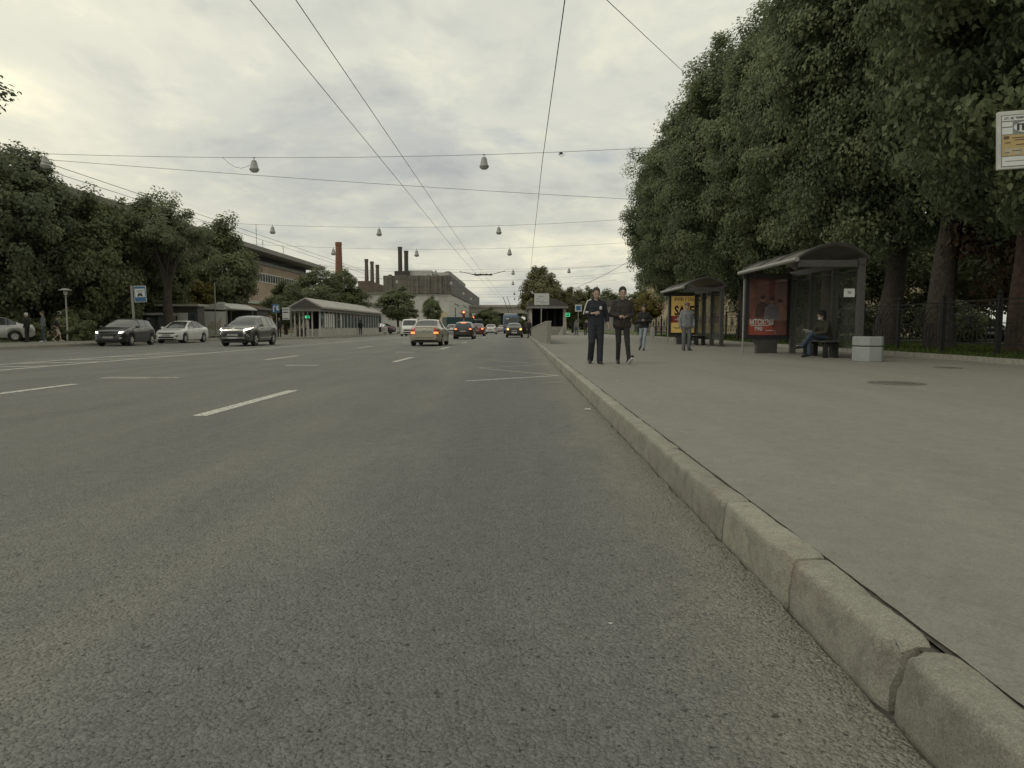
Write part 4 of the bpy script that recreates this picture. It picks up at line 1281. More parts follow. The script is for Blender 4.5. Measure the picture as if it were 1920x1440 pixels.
for cy in (.62, W_ / 2, W_ - .62): ring.tube([(0, cy + .21 * math.cos(a), .55 + .21 * math.sin(a)) for a in np.linspace(0, 2 * PI, 17)], .012, 5)
fan_me = pn.mesh('fan_grille', 'black_iron'); ring_me = ring.mesh('rings', 'black_iron')
for i in range(27):
    yy = 10.7 + 2.3 * i
    link('post', post_me, fence, (0, yy, 0))
    g = link('top_rail', tr, fence, (0, yy, 0)); link('bottom_rail', br, fence, (0, yy, 0))
    link('fan_grille', fan_me, fence, (0, yy, 0)); link('rings', ring_me, fence, (0, yy, 0))

# ================================================================== BUILDINGS
mat('clad_brown', (0.135, 0.122, 0.104), 0.7, var=0.3, scale=.6, dirt=0.5)
mat('clad_side', (0.075, 0.073, 0.070), 0.65, var=0.12, scale=.3)
mat('wall_white', (0.46, 0.455, 0.42), 0.85, var=0.10, scale=.25, bump=0.1, dirt=0.22)
mat('brick_red', (0.20, 0.095, 0.065), 0.9, var=0.2, scale=1.2, bump=0.4, bscale=12, dirt=0.3)
mat('brick_brown', (0.125, 0.095, 0.078), 0.9, var=0.22, scale=1.0, bump=0.4, bscale=12, dirt=0.4)
mat('stack_dark', (0.055, 0.048, 0.040), 0.7, var=0.3, scale=.5, dirt=0.4)
mat('wall_tan', (0.35, 0.265, 0.205), 0.85, var=0.10, scale=.4, dirt=0.15)
mat('roof_grey', (0.20, 0.195, 0.18), 0.7, var=0.15, scale=.6, dirt=0.3)
mat('roof_light', (0.33, 0.32, 0.285), 0.6, var=0.15, scale=.7, dirt=0.35)
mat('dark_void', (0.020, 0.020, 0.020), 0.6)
mat('window_glass', (0.06, 0.07, 0.075), 0.08, spec=0.8, var=0.3, scale=1)
mat('cream_stone', (0.46, 0.39, 0.275), 0.85, var=0.08, scale=2, bump=0.2)
mat('house_grey', (0.22, 0.22, 0.20), 0.85, var=0.1, scale=.4)
mat('bridge_concrete', (0.33, 0.30, 0.26), 0.85, var=0.12, scale=.3, dirt=0.25)
mat('poster_white', (0.55, 0.55, 0.52), 0.4, var=0.05)
mat('green_led', (0.05, 0.4, 0.2), 0.4, emit=(0.10, 0.9, 0.40), estr=1.0)
mat('sign_blue', (0.045, 0.13, 0.30), 0.45, var=0.05)
mat('sign_white', (0.60, 0.61, 0.60), 0.45, var=0.04)
mat('ink', (0.03, 0.03, 0.035), 0.7)
mat('ink_grey', (0.20, 0.21, 0.21), 0.7)

# long tan building with overhanging roof, left
b = thing('long_building', 'long tan public building with a wide dark overhanging roof behind the left trees', 'building', (-45, 0, 0))
MB().span((-22, 50, 0), (0, 150, 12.5)).build('wall', 'wall_tan', b)
MB().span((-22, 49, 13.45), (2.8, 152, 14.2)).build('roof', 'roof_grey', b, bevel=.05)
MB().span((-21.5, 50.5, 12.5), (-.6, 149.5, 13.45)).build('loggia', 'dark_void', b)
MB().span((0, 50, 11.9), (.25, 150, 12.45)).build('cornice', 'roof_grey', b)
fr = MB().span((.02, .0, 0), (.12, 2.5, .12)).span((.02, 0, 1.48), (.12, 2.5, 1.6)).span((.02, 0, .12), (.12, .12, 1.48)).span((.02, 1.2, .12), (.12, 1.3, 1.48)).mesh('window_frame', 'white_paint')
pa = MB().span((.01, .12, .12), (.05, 2.5, 1.48)).mesh('window', 'window_glass')
for i in range(38):
    w = link('window', pa, b, (0, 52 + 2.55 * i, 8.9)); link('window_frame', fr, w)
MB().span((0, 50, 5.0), (.6, 150, 5.5)).build('string_course', 'concrete_light', b)
for i, (y, h) in enumerate([(112, 3.2), (124, 5.0), (127, 2.6), (138, 2.8)]):
    a = MB(); a.cyl((-1.5, y, 14.2), (-1.5, y, 14.2 + h), .05, n=6); a.cyl((-1.5, y - .5, 14.2 + h * .8), (-1.5, y + .5, 14.2 + h * .8), .03, n=5); a.build('antenna', 'grey_metal', b)

# factory: ribbed brown upper storeys on a white wall, along the road
b = thing('factory', 'big factory block clad in brown ribbed metal over a white lower wall', 'factory', (0, 0, 0))
MB().span((-34.6, 180, 0), (-18.0, 312, 9.7)).build('lower_wall', 'wall_white', b)
MB().span((-34.9, 179.6, 9.7), (-17.8, 312.4, 14.3)).build('upper_wall', 'clad_side', b)
rb = MB()
x = -34.9
while x < -17.9:
    w = random.choice((.35, .5, .7, .9)); d = random.choice((.05, .12, .3, .45))
    rb.span((x, 179.6 - d, 9.75), (min(x + w, -17.85), 179.58, 14.35 + random.uniform(-.15, .2))); x += w + .06
rb.build('ribbed_cladding', 'clad_brown', b)
sb = MB()
for y in np.arange(181, 312, 3.2): sb.span((-17.79, y, 9.8), (-17.70, y + 3.05, 14.25))
sb.build('side_cladding', 'clad_side', b)
MB().span((-29.0, 183, 14.3), (-22.8, 196, 15.9)).span((-22.7, 184, 14.3), (-18.6, 205, 15.4)).build('roof_house', 'wall_white', b)
MB().prism([(-22.6, 14.3), (-18.4, 14.3), (-18.4, 15.9), (-19.4, 15.9)], 'y', 186, 240).build('roof_light', 'roof_grey', b)
MB().span((-32.3, 181.2, 14.3), (-28.6, 184, 15.6)).build('stack_platform', 'stack_dark', b)
for (x, zt) in ((-31.0, 21.9), (-29.4, 20.9)):
    MB().lathe([(.55, 14.3), (.55, zt - .4), (.62, zt - .38), (.62, zt), (.40, zt), (.40, zt - .5)], (x, 182.5, 0), n=16).build('smokestack', 'stack_dark', b, smooth=30)
MB().prism([(-20.9, 0), (-18.3, 0), (-18.3, 4.2), (-18.7, 4.9), (-19.6, 5.2), (-20.5, 4.9), (-20.9, 4.2)], 'y', 179.9, 179.98).build('arched_gate', 'cream_stone', b)
for i in range(5):
    o = MB().span((-17.995, 196 + i * 22, 3.6), (-17.93, 198.4 + i * 22, 6.6)).build('window', 'window_glass', b)
    MB().span((-18.0, 195.8 + i * 22, 3.3), (-17.86, 198.6 + i * 22, 3.58)).build('sill', 'concrete', o)
MB().span((-18.0, 180, 0), (-17.8, 312, .9)).build('plinth', 'concrete', b)
pc = MB()
for y, z in ((186, 2), (196, 7.7), (210, 5.4), (225, 8.2)): pc.tube([(-17.9, y, z), (-17.9, y + 14, z - .3)], .08, 5)
pc.build('pipe', 'dark_metal', b)

b = thing('boiler_house', 'reddish brown boiler house carrying three brick chimneys', 'building', (-49, 231, 0))
MB().span((-4.4, 0, 0), (4.6, 14, 14.6)).span((-4.4, .5, 14.6), (-.4, 12, 16.4)).prism([(-.4, 14.6), (4.4, 14.6), (1.6, 15.7), (-.4, 16.2)], 'y', .3, 12).build('wall', 'brick_brown', b)
for x, z in ((-2.05, 23.8), (-.2, 23.0), (1.6, 21.9)):
    MB().lathe([(.70, 16.0 if x < 1 else 15.0), (.56, z - .9), (.66, z - .8), (.66, z), (.42, z), (.42, z - .5)], (x, 3, 0), n=16).build('chimney', 'brick_brown', b, smooth=30)
b = thing('brick_chimney', 'single tall red brick chimney above the trees left of centre', 'chimney', (-64.4, 250, 0))
MB().lathe([(1.75, 0), (1.08, 30), (1.16, 30.1), (1.16, 31.3), (.8, 31.3), (.8, 30.5)], n=22).build('shaft', 'brick_red', b, smooth=30)
b = thing('white_annex', 'low white annex with dark band left of the factory', 'building', (-43, 200, 0))
MB().span((-5, 0, 0), (6.5, 20, 10.6)).build('wall', 'wall_white', b)
MB().span((-5.1, -.15, 6.6), (6.6, -.02, 7.9)).build('band', 'roof_grey', b)
MB().span((-5.2, -.4, 10.6), (6.8, 20, 11.0)).build('roof', 'roof_grey', b)
for i in range(4): MB().span((-4 + i * 2.4, -.10, 3), (-2.4 + i * 2.4, -.02, 5)).build('window', 'window_glass', b)
b = thing('kiosk_building', 'low pale building beyond the far end of the left pavilion', 'building', (-27.5, 118, .15))
MB().span((-4, 0, 0), (4.8, 12, 3.4)).build('wall', 'wall_white', b); MB().span((-4.3, -.4, 3.4), (5.1, 12, 3.8)).build('roof', 'roof_light', b)
for i in range(5): MB().span((-3.4 + i * 1.6, -.06, .8), (-2.3 + i * 1.6, -.01, 2.8)).build('window', 'window_glass', b)

# cream colonnade building, right
b = thing('colonnade_building', 'cream building with a row of columns behind the right trees', 'building', (22, 0, .2))
MB().span((1.8, 58, 0), (16, 118, 9.0)).build('wall', 'cream_stone', b)
MB().span((-.6, 57.5, 7.6), (16.5, 118.5, 9.6)).build('entablature', 'cream_stone', b)
cm = MB().lathe([(.62, 0), (.62, .25), (.50, .35), (.43, 7.2), (.60, 7.4), (.60, 7.6)], n=16).mesh('column', 'cream_stone', smooth=30)
for i in range(31): link('column', cm, b, (0, 58.5 + 1.97 * i, 0))
# far street
b = thing('far_house', 'grey house with a dark roof line far behind the walking men', 'building', (15.5, 152, .1))
MB().span((0, 0, 0), (11, 12, 5.7)).build('wall', 'house_grey', b); MB().prism([(-.5, 5.7), (11.5, 5.7), (11, 6.9), (0, 6.9)], 'y', -.4, 12.4).build('roof', 'dark_metal', b)
for i in range(5): MB().span((1 + i * 2, -.06, 2), (2.1 + i * 2, -.01, 4)).build('window', 'window_glass', b)
b = thing('far_house', 'pale low house seen under the far bridge', 'building', (-9.5, 420, 0))
MB().span((-3, 0, 0), (7, 8, 9)).build('wall', 'wall_white', b); MB().prism([(-3.5, 9), (7.5, 9), (5, 11.5), (-1, 11.5)], 'y', -.4, 8).build('roof', 'roof_grey', b)
for i in range(4):
    for j in range(2): MB().span((-2 + i * 2.4, -.06, 2 + j * 3.4), (-.8 + i * 2.4, -.01, 4 + j * 3.4)).build('window', 'window_glass', b)
b = thing('bridge', 'pale flyover crossing the road in the far distance', 'bridge', (0, 252, 0))
MB().span((-60, 0, 6.6), (45, 14, 8.3)).build('deck', 'bridge_concrete', b)
MB().span((-60, -.7, 8.3), (45, -.3, 9.1)).build('parapet', 'bridge_concrete', b)
MB().span((-60, -.2, 6.1), (45, .5, 6.6)).build('girder', 'concrete', b)
for x in (-32, -21, 7, 18, 30): MB().span((x, 3, 0), (x + 1.4, 11, 6.6)).build('pier', 'concrete', b)

# --- left underpass pavilion
b = thing('underpass_pavilion', 'long grey underpass pavilion with pitched roof on the left pavement', 'pavilion', (-19.85, 65, .148)); b.scale = (.72, 1, 1)
MB().span((1.45, 0, 0), (1.75, 27, .78)).build('base_wall', 'concrete_light', b, bevel=.02)
MB().span((-1.75, 0, 0), (-1.45, 27, .78)).build('base_wall', 'concrete_light', b, bevel=.02)
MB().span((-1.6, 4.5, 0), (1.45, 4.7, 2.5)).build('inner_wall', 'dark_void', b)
MB().span((-.2, .05, 0), (1.44, .25, .72)).build('stair_wall', 'concrete', b)
MB().prism([(-2.3, 2.62), (2.3, 2.62), (2.3, 2.78), (0, 3.62), (-2.3, 2.78)], 'y', -.5, 27.6).build('roof', 'roof_light', b)
MB().prism([(-2.15, 2.66), (2.15, 2.66), (0, 3.50)], 'y', -.53, -.505).build('gable', 'dark_metal', b)
MB().span((-2.0, -.45, 2.36), (2.0, 27.5, 2.62)).build('fascia', 'roof_grey', b)
cl = MB().box((0, 0, 1.2), (.16, .16, 2.4)).mesh('column', 'light_metal')
for i in range(19):
    link('column', cl, b, (1.62, .12 + i * 1.49, 0))
    if i % 2 == 0: link('column', cl, b, (-1.62, .12 + i * 1.49, 0))
for x in (-1.0, -.5, .1, .65): link('column', cl, b, (x, .12, 0))
gp = MB().span((-.02, .1, .80), (.02, 1.39, 2.34)).mesh('glass_panel', glass_mat('pavilion_glass', (.10, .11, .11), .55))
pp = MB().span((.03, .16, .84), (.045, .62, 2.2)).mesh('notice', 'poster_white')
for i in range(18):
    g = link('glass_panel', gp, b, (1.62, .12 + i * 1.49, 0))
    if i in (1, 2, 3, 5): link('notice', pp, g)
    if i in (1, 2): link('notice', pp, g, (0, .62, 0))
s = MB().span((-.45, -.12, 1.62), (.45, .0, 2.05)).build('led_board', 'plastic_black', b, (.1, 0, 0))
text('85 3', .34, 'green_led', s, (0, -.13, 1.82), bold=.02)
s = MB().span((1.72, 15.5, 2.30), (1.80, 19.5, 2.62)).build('name_board', 'sign_white', b)
text('ПЕРЕХОД', .22, 'sign_blue', s, (1.81, 17.6, 2.45), rot=(PI / 2, 0, PI / 2), sx=2.2)
# --- right underpass pavilion and its parapet
b = thing('underpass_pavilion', 'dark open underpass pavilion on the right pavement behind the white board', 'pavilion', (3.25, 79, .15)); b.scale = (.88, 1, 1)
MB().prism([(-2.6, 3.15), (2.6, 3.15), (2.45, 3.5), (.9, 4.1), (-.9, 4.1), (-2.45, 3.5)], 'y', -.6, 20).build('roof', 'dark_metal', b)
MB().span((-2.62, -.64, 3.0), (2.62, 20, 3.22)).build('fascia', 'roof_grey', b)
for sx in (-1, 1):
    MB().span((sx * 2.2 - .2, 0, 0), (sx * 2.2 + .2, .5, 3.0)).build('column', 'concrete_light', b)
    MB().span((sx * 2.2 - .12, .5, 0), (sx * 2.2 + .12, 20, 2.98)).build('side_wall', 'dark_metal', b)
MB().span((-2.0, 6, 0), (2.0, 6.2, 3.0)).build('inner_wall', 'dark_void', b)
MB().span((-.9, .15, 0), (1.99, .4, .95)).build('low_wall', 'concrete', b)
for x in (-1.0, -.1, .9): MB().span((x, .2, 0), (x + .1, .3, 3.0)).build('mullion', 'black_iron', b)
MB().prism([(1.3, 0), (1.98, 0), (1.98, 1.1)], 'y', -.5, -.1).build('ramp_cheek', 'concrete_light', b)
wl_ = thing('parapet_wall', 'low concrete parapet along the kerb in front of the right pavilion', 'wall', (0, 0, .15))
pts = [(35.6, 1.13), (38, 1.10), (42, 1.06), (48, .99), (55, .90), (61, .82), (65, .74), (67, .62), (68, .40)]
vs, fs = [], []
for y, h in pts:
    x = 1.53 - (y - 35.6) * .008
    vs += [(x - .11, y, 0), (x - .11, y, h), (x + .11, y, h), (x + .11, y, 0)]
for i in range(len(pts) - 1):
    for j in range(3): fs.append((i * 4 + j, i * 4 + j + 1, i * 4 + j + 5, i * 4 + j + 4))
fs += [(0, 1, 2, 3), (32, 33, 34, 35)]
MB().add(vs, fs).build('wall_body', 'concrete', wl_)
vs2 = []
for y, h in pts:
    x = 1.53 - (y - 35.6) * .008
    vs2 += [(x - .14, y - .02, h + .002), (x - .14, y - .02, h + .05), (x + .14, y - .02, h + .05), (x + .14, y - .02, h + .002)]
MB().add(vs2, [tuple(q) for q in fs] + [(i * 4 + 3, i * 4, i * 4 + 4, i * 4 + 7) for i in range(8)]).build('coping', 'concrete_light', wl_)

# ================================================================== BUS SHELTERS
mat('roof_poly', (0.15, 0.14, 0.125), 0.35, var=0.25, scale=3, dirt=0.4)
SG = glass_mat('shelter_glass', (0.16, 0.17, 0.15), 0.02)


def shelter(label, y0):
    b = thing('bus_shelter', label, 'bus shelter', (7.3, y0, .15))
    arc = [(0, 2.66), (.25, 2.82), (.6, 2.97), (.98, 3.05), (1.35, 2.99), (1.68, 2.84), (1.9, 2.66)]
    for i in range(3):
        vs = []
        ya, yb = i * 1.57 + .01, (i + 1) * 1.57 - .01
        for y in (ya, yb): vs += [(x, y, z) for x, z in arc] + [(x, y, z - .03) for x, z in arc]
        n = len(arc); fs = []
        for k in range(n - 1):
            fs += [(k, k + 1, 2 * n + k + 1, 2 * n + k), (n + k, 3 * n + k, 3 * n + k + 1, n + k + 1), (k, n + k, n + k + 1, k + 1), (2 * n + k, 2 * n + k + 1, 3 * n + k + 1, 3 * n + k)]
        fs += [(0, 2 * n, 3 * n, n), (n - 1, 2 * n - 1, 4 * n - 1, 3 * n - 1)]
        MB().add(vs, fs).build('roof_panel', 'roof_poly', b, smooth=30)
    for i in range(4):
        y = i * 1.57
        MB().tube([(x, min(max(y, .02), 4.7), z + .012) for x, z in arc], .035, 6).build('roof_rib', 'dark_metal', b)
    MB().tube([(-.03, -.05, 2.63), (-.03, 4.76, 2.63)], .06, 10).build('gutter', 'grey_metal', b, smooth=40)
    MB().span((1.62, 0, 2.50), (1.80, 4.7, 2.66)).build('roof_beam', 'dark_metal', b)
    for y in (.04, 4.6): MB().span((.06, y, 2.44), (1.6, y + .06, 2.62)).build('end_beam', 'dark_metal', b)
    for y in (.08, 1.6, 3.1, 4.55):
        MB().box((1.72, y, 1.25), (.18, .12, 2.5)).box((1.72, y, .01), (.3, .25, .02)).build('post', 'dark_metal', b, bevel=.008)
    for i, y in enumerate((.08, 1.6, 3.1)):
        MB().span((1.715, y + .08, .32), (1.725, y + 1.43, 2.35)).build('glass_pane', SG, b)
        MB().span((1.70, y + .07, .28), (1.74, y + 1.44, .32)).span((1.70, y + .07, 2.35), (1.74, y + 1.44, 2.39)).build('glass_rail', 'dark_metal', b)
    return b


shelter('near bus shelter with arched brown roof and red advert at its far end', 18.45)
shelter('farther bus shelter with arched roof and yellow advert at its far end', 31.0)
n = MB().span((9.0, 18.86, 1.72), (9.012, 19.12, 1.98))
t = thing('notice', 'small white notice hung on the near shelter post', 'notice', (8.72, 18.50, 0))
MB().span((-.15, 0, 1.80), (.13, .015, 2.02)).build('sheet', 'sign_white', t, bevel=.003)
MB().span((.13, .004, 1.88), (.24, .012, 1.93)).build('bracket', 'dark_metal', t)
text('24', .1, 'ink', t, (-.01, -.004, 1.92))


def bench(label, x, y):
    t = thing('bench', label, 'bench', (x, y, .15))
    for i in range(3): MB().span((-.20 + .14 * i, 0, .44), (-.08 + .14 * i, 1.7, .49)).build('slat', 'dark_metal', t, bevel=.01)
    for yy in (.12, 1.46): MB().span((-.19, yy, 0), (-.08, yy + .12, .44)).span((.10, yy, 0), (.21, yy + .12, .44)).span((-.19, yy + .01, .36), (.21, yy + .11, .435)).build('leg', 'black_iron', t, bevel=.01)
    return t


bench('dark bench in the near shelter with the man sitting on it', 8.72, 19.35)
bench('dark empty bench in the farther shelter', 8.62, 33.0)

# --- advert boxes standing at the far ends of the shelters
mat('ad_red', (0.165, 0.064, 0.052), 0.25, var=0.55, scale=1.6, coat=0.3)
mat('ad_red_bright', (0.34, 0.075, 0.055), 0.3, var=0.1, coat=0.3)
mat('ad_yellow', (0.56, 0.40, 0.13), 0.3, var=0.05, coat=0.3, emit=(0.85, 0.56, 0.16), estr=0.14)
mat('ad_crimson', (0.32, 0.05, 0.04), 0.35, var=0.05)
mat('ad_brown', (0.055, 0.028, 0.012), 0.5)
mat('ad_grey', (0.16, 0.14, 0.15), 0.5, var=0.3, scale=5)
mat('ad_skin', (0.26, 0.145, 0.12), 0.5, var=0.2)
mat('ad_dark', (0.075, 0.038, 0.034), 0.5, var=0.3)


def advert(label, x, y, pm):
    t = thing('advert_box', label, 'advert', (x, y, .15))
    MB().prism([(-.34, 0), (.34, 0), (.34, .28), (.48, .48), (-.48, .48), (-.34, .28)], 'y', -.06, .14).build('foot', 'dark_metal', t, bevel=.01)
    fr = MB()
    fr.span((-.75, -.08, .47), (.75, .14, .58)).span((-.75, -.08, 2.50), (.75, .14, 2.61)).span((-.75, -.08, .58), (-.66, .14, 2.50)).span((.66, -.08, .58), (.75, .14, 2.50)).span((-.66, .0, .58), (.66, .13, 2.50))
    fr.build('frame', 'plastic_black', t)
    MB().cyl((-.80, -.02, 0), (-.80, -.02, 2.62), .03, n=8).build('pole', 'grey_metal', t)
    p = MB().span((-.655, -.03, .585), (.655, -.002, 2.495)).build('poster', pm, t, bevel=.02)
    return t, p


def flat(poly, y, m, par, name):
    return MB().prism(poly, 'y', y, y + .004).build(name, m, par)


t, p = advert('red advert poster with white lettering in a dark box at the near shelter', 8.22, 23.15, 'ad_red')
t.rotation_euler.z = .03
flat([(-.65, .60), (.22, .60), (.10, 1.10), (-.65, 1.12)], -.036, 'ad_red_bright', p, 'red_block')
text('МТСКЭШ', .24, 'sign_white', p, (-.20, -.042, 1.02), bold=.03, sx=.72)
text('790', .18, 'sign_white', p, (-.30, -.042, .80), bold=.02)
flat([(-.56, .905), (.08, .905), (.08, .925), (-.56, .925)], -.040, 'sign_white', p, 'text_line')
flat([(-.06, .74), (.20, .74), (.20, .76), (-.06, .76)], -.040, 'sign_white', p, 'text_line')
flat([(-.60, .625), (.35, .625), (.35, .64), (-.60, .64)], -.040, 'ad_skin', p, 'text_line')


def figure(px, z0, s, shirt, dy):
    e = lambda cx, cz, rx, rz_, m, d, nm: flat([(cx + rx * math.cos(a), cz + rz_ * math.sin(a)) for a in np.linspace(0, 2 * PI, 15)[:-1]], dy - d, m, p, nm)
    e(px, z0 + .62 * s, .085 * s, .11 * s, 'ad_skin', .002, 'printed_head')
    e(px, z0 + .68 * s, .09 * s, .07 * s, 'ad_dark', .003, 'printed_hair')
    flat([(px - .26 * s, z0), (px + .26 * s, z0), (px + .23 * s, z0 + .38 * s), (px + .08 * s, z0 + .5 * s), (px - .08 * s, z0 + .5 * s), (px - .23 * s, z0 + .38 * s)], dy, shirt, p, 'printed_shirt')


figure(-.18, 1.2, .95, 'ad_dark', -.036); figure(.40, 1.08, .95, 'ad_skin', -.039); figure(.13, 1.12, 1.0, 'ad_grey', -.044)
flat([(.18, .78), (.26, .78), (.30, .62), (.27, .60)], -.049, 'ad_skin', p, 'printed_arm')
t, p = advert('yellow sale poster in a dark box at the farther shelter', 8.42, 35.7, 'ad_yellow')
text('РИВ ГОШ', .235, 'ad_brown', p, (.04, -.034, 2.28), bold=.012)
text('SALE', .66, 'ad_brown', p, (.02, -.034, 1.68), bold=.035, sx=.72)
flat([(-.655, 1.10), (.655, 1.10), (.655, 1.44), (-.655, 1.44)], -.036, 'ad_crimson', p, 'red_band')
text('-40%', .27, 'sign_white', p, (-.20, -.042, 1.27), bold=.02)
for z, x0, x1 in ((.97, -.30, .30), (.84, -.55, .50), (.79, -.45, .40)): flat([(x0, z), (x1, z), (x1, z + .02), (x0, z + .02)], -.036, 'ad_brown', p, 'text_line')

# --- concrete litter bin
mat('bin_concrete', (0.30, 0.32, 0.32), 0.75, var=0.08, scale=4, bump=0.15, dirt=0.15)
t = thing('litter_bin', 'pale grey concrete litter bin of two stacked blocks at the near shelter', 'litter bin', (8.80, 17.60, .15), .12); t.scale = (.82, .82, 1)
oct_ = lambda r, c: [(r, c), (c, r), (-c, r), (-r, c), (-r, -c), (-c, -r), (c, -r), (r, -c)]
MB().prism(oct_(.385, .20), 'z', .0, .37).build('lower_block', 'bin_concrete', t, bevel=.022, seg=3)
MB().prism(oct_(.34, .18), 'z', .36, .40).build('waist', 'dark_metal', t)
MB().prism(oct_(.39, .20), 'z', .395, .625).build('upper_block', 'bin_concrete', t, bevel=.025, seg=3)
MB().lathe([(.22, .62), (.22, .629), (.19, .629), (.19, .45), (.001, .45)], n=20).build('liner', 'dark_metal', t, smooth=30)

# ================================================================== SIGNS
mat('board_yellow', (0.42, 0.31, 0.13), 0.5, var=0.06)
t = thing('stop_sign', 'large bus stop board at the upper right edge, white and yellow', 'sign', (7.18, 9.55, .15), -.10)
bd = MB().span((-.42, -.03, 2.99), (.42, .03, 3.75)).build('board', 'light_metal', t, bevel=.01)
bd.rotation_euler.y = R(-3.0); bd.location = (-.16, 0, -.0)
MB().cyl((.50, .05, 0), (.50, .05, 4.0), .04, n=10).span((.2, .03, 3.10), (.52, .05, 3.14)).span((.2, .03, 3.55), (.52, .05, 3.59)).build('pole', 'grey_metal', t)
fl = lambda a, b_, m, nm, d=-.034: MB().prism([(a[0], a[1]), (b_[0], a[1]), (b_[0], b_[1]), (a[0], b_[1])], 'y', d, d + .004).build(nm, m, bd)
fl((-.385, 3.02), (.385, 3.70), 'ink_grey', 'panel', -.033)
fl((-.375, 3.62), (.375, 3.685), 'sign_white', 'header', -.037)
text('СТ. М. "КИРОВСКИЙ ЗАВОД"', .042, 'ink', bd, (-.35, -.040, 3.652), align='LEFT')
fl((-.375, 3.545), (-.245, 3.605), 'sign_white', 'cell', -.037); fl((-.375, 3.445), (-.245, 3.53), 'sign_white', 'cell', -.037)
MB().prism([(-.04 + .19 * math.cos(a) * (1 if abs(math.cos(a)) < .0 else 1), 3.528 + .075 * math.sin(a)) for a in np.linspace(0, 2 * PI, 25)[:-1]], 'y', -.037, -.033).build('badge', 'sign_white', bd)
mm = MB(); mm.span((-.19, -.041, 3.56), (.09, -.037, 3.575))
for x in (-.19, -.13, -.07): mm.span((x, -.041, 3.485), (x + .028, -.037, 3.575))
mm.build('lettering', 'ink', bd)
fl((-.375, 3.16), (.375, 3.435), 'board_yellow', 'timetable', -.037)
fl((-.355, 3.385), (-.29, 3.42), 'cap_red', 'number_tile', -.041)
for i, (x0, x1, z) in enumerate([(-.25, .1, 3.39), (-.22, .2, 3.36), (-.34, -.27, 3.33), (-.2, .05, 3.30), (-.34, -.28, 3.20), (-.24, -.14, 3.22), (-.10, .05, 3.24)]): fl((x0, z), (x1, z + .008), 'ad_brown', 'text_line', -.041)
for x0 in (-.345, -.235, -.12): fl((x0, 3.175), (x0 + .085, 3.26), 'khaki', 'cell', -.0395)
fl((-.375, 3.03), (.375, 3.15), 'sign_white', 'footer', -.037); fl((-.34, 3.09), (-.1, 3.096), 'ink_grey', 'text_line', -.041)


def sign(label, x, y, z0, pole_h, boards, name='road_sign', lean=0.0, r=.035, pm='grey_metal', px=0.0):
    t = thing(name, label, 'sign', (x, y, z0)); t.rotation_euler.y = lean
    MB().cyl((px, .03, 0), (px, .03, pole_h), r, n=8).build('pole', pm, t, smooth=40)
    for (x0, x1, za, zb, m) in boards:
        MB().span((x0, -.03, za), (x1, -.0, zb)).build('board', m, t, bevel=.02)
    return t


t = sign('blue and white bus stop sign on a leaning pole behind the black hatchback', -24.0, 43.2, .148, 3.45, [(.16, .92, 2.40, 3.42, 'light_metal')], lean=-.03, px=0, r=.07)
bd = t.children[1]
fl = lambda a, b_, m, nm, d: MB().prism([(a[0], a[1]), (b_[0], a[1]), (b_[0], b_[1]), (a[0], b_[1])], 'y', d, d + .004).build(nm, m, bd)
fl((.20, 2.44), (.88, 3.38), 'sign_blue', 'field', -.035); fl((.235, 2.72), (.845, 3.24), 'sign_white', 'field', -.039)
fl((.30, 3.08), (.78, 3.13), 'ink_grey', 'text_line', -.043); fl((.36, 2.98), (.72, 3.01), 'ink_grey', 'text_line', -.043)
MB().prism([(.38, 2.76), (.46, 2.76), (.46, 2.80), (.62, 2.80), (.62, 2.76), (.70, 2.76), (.70, 2.84), (.64, 2.95), (.44, 2.95), (.38, 2.84)], 'y', -.044, -.040).build('bus_symbol', 'ink', bd)
t = sign('square blue road sign on a grey post left of the left pavilion', -21.6, 61.8, .148, 2.85, [(-.35, .35, 2.18, 2.90, 'sign_blue')])
bd = t.children[1]
MB().prism([(-.27, 2.24), (-.16, 2.24), (-.16, 2.62), (-.04, 2.80), (-.14, 2.84), (-.27, 2.66)], 'y', -.036, -.032).prism([(.02, 2.4), (.26, 2.36), (.26, 2.5), (.14, 2.58), (.24, 2.66), (.20, 2.8), (.02, 2.74)], 'y', -.036, -.032).build('symbol', 'sign_white', bd)
t = sign('white bus stop plate on a post at the left pavilion corner', -21.2, 63.2, .148, 2.75, [(-.33, .33, 1.55, 2.65, 'sign_white')], px=.42, r=.05)
bd = t.children[1]
for z, m in ((2.42, 'ink_grey'), (2.18, 'ink'), (1.62, 'ink_grey')): MB().span((-.24, -.038, z), (.24, -.032, z + .09)).build('text_line', m, bd)
t = sign('white information board on a post in front of the right pavilion', 1.98, 60.0, .15, 2.9, [(-.66, .62, 2.78, 3.76, 'sign_white')], px=-.05, r=.05)
bd = t.children[1]
for z, x0, x1 in ((3.5, -.35, .1), (3.3, -.5, -.2), (3.08, -.55, .2), (2.95, -.2, .5)): MB().span((x0, -.037, z), (x1, -.031, z + .035)).build('text_line', 'ink_grey', bd)
MB().span((-.55, -.02, 2.50), (-.50, .02, 2.78)).span((.30, -.02, 2.50), (.35, .02, 2.78)).span((-.6, -.02, 2.55), (.4, .02, 2.60)).build('bracket', 'grey_metal', t)
t = sign('pale blue square sign on a post right of the right pavilion', 5.62, 66, .15, 3.0, [(-.32, .32, 2.35, 3.0, 'sign_white')], r=.04)
MB().span((-.22, -.037, 2.47), (.22, -.031, 2.88)).build('field', 'sign_blue', t.children[1])
t = thing('pharmacy_sign', 'small square sign with glowing green frame at the right pavilion corner', 'sign', (5.45, 78.2, .75)); t.scale = (.72, .72, .72)
MB().span((-.28, .0, 2.05), (.36, .12, 2.60)).build('case', 'plastic_black', t)
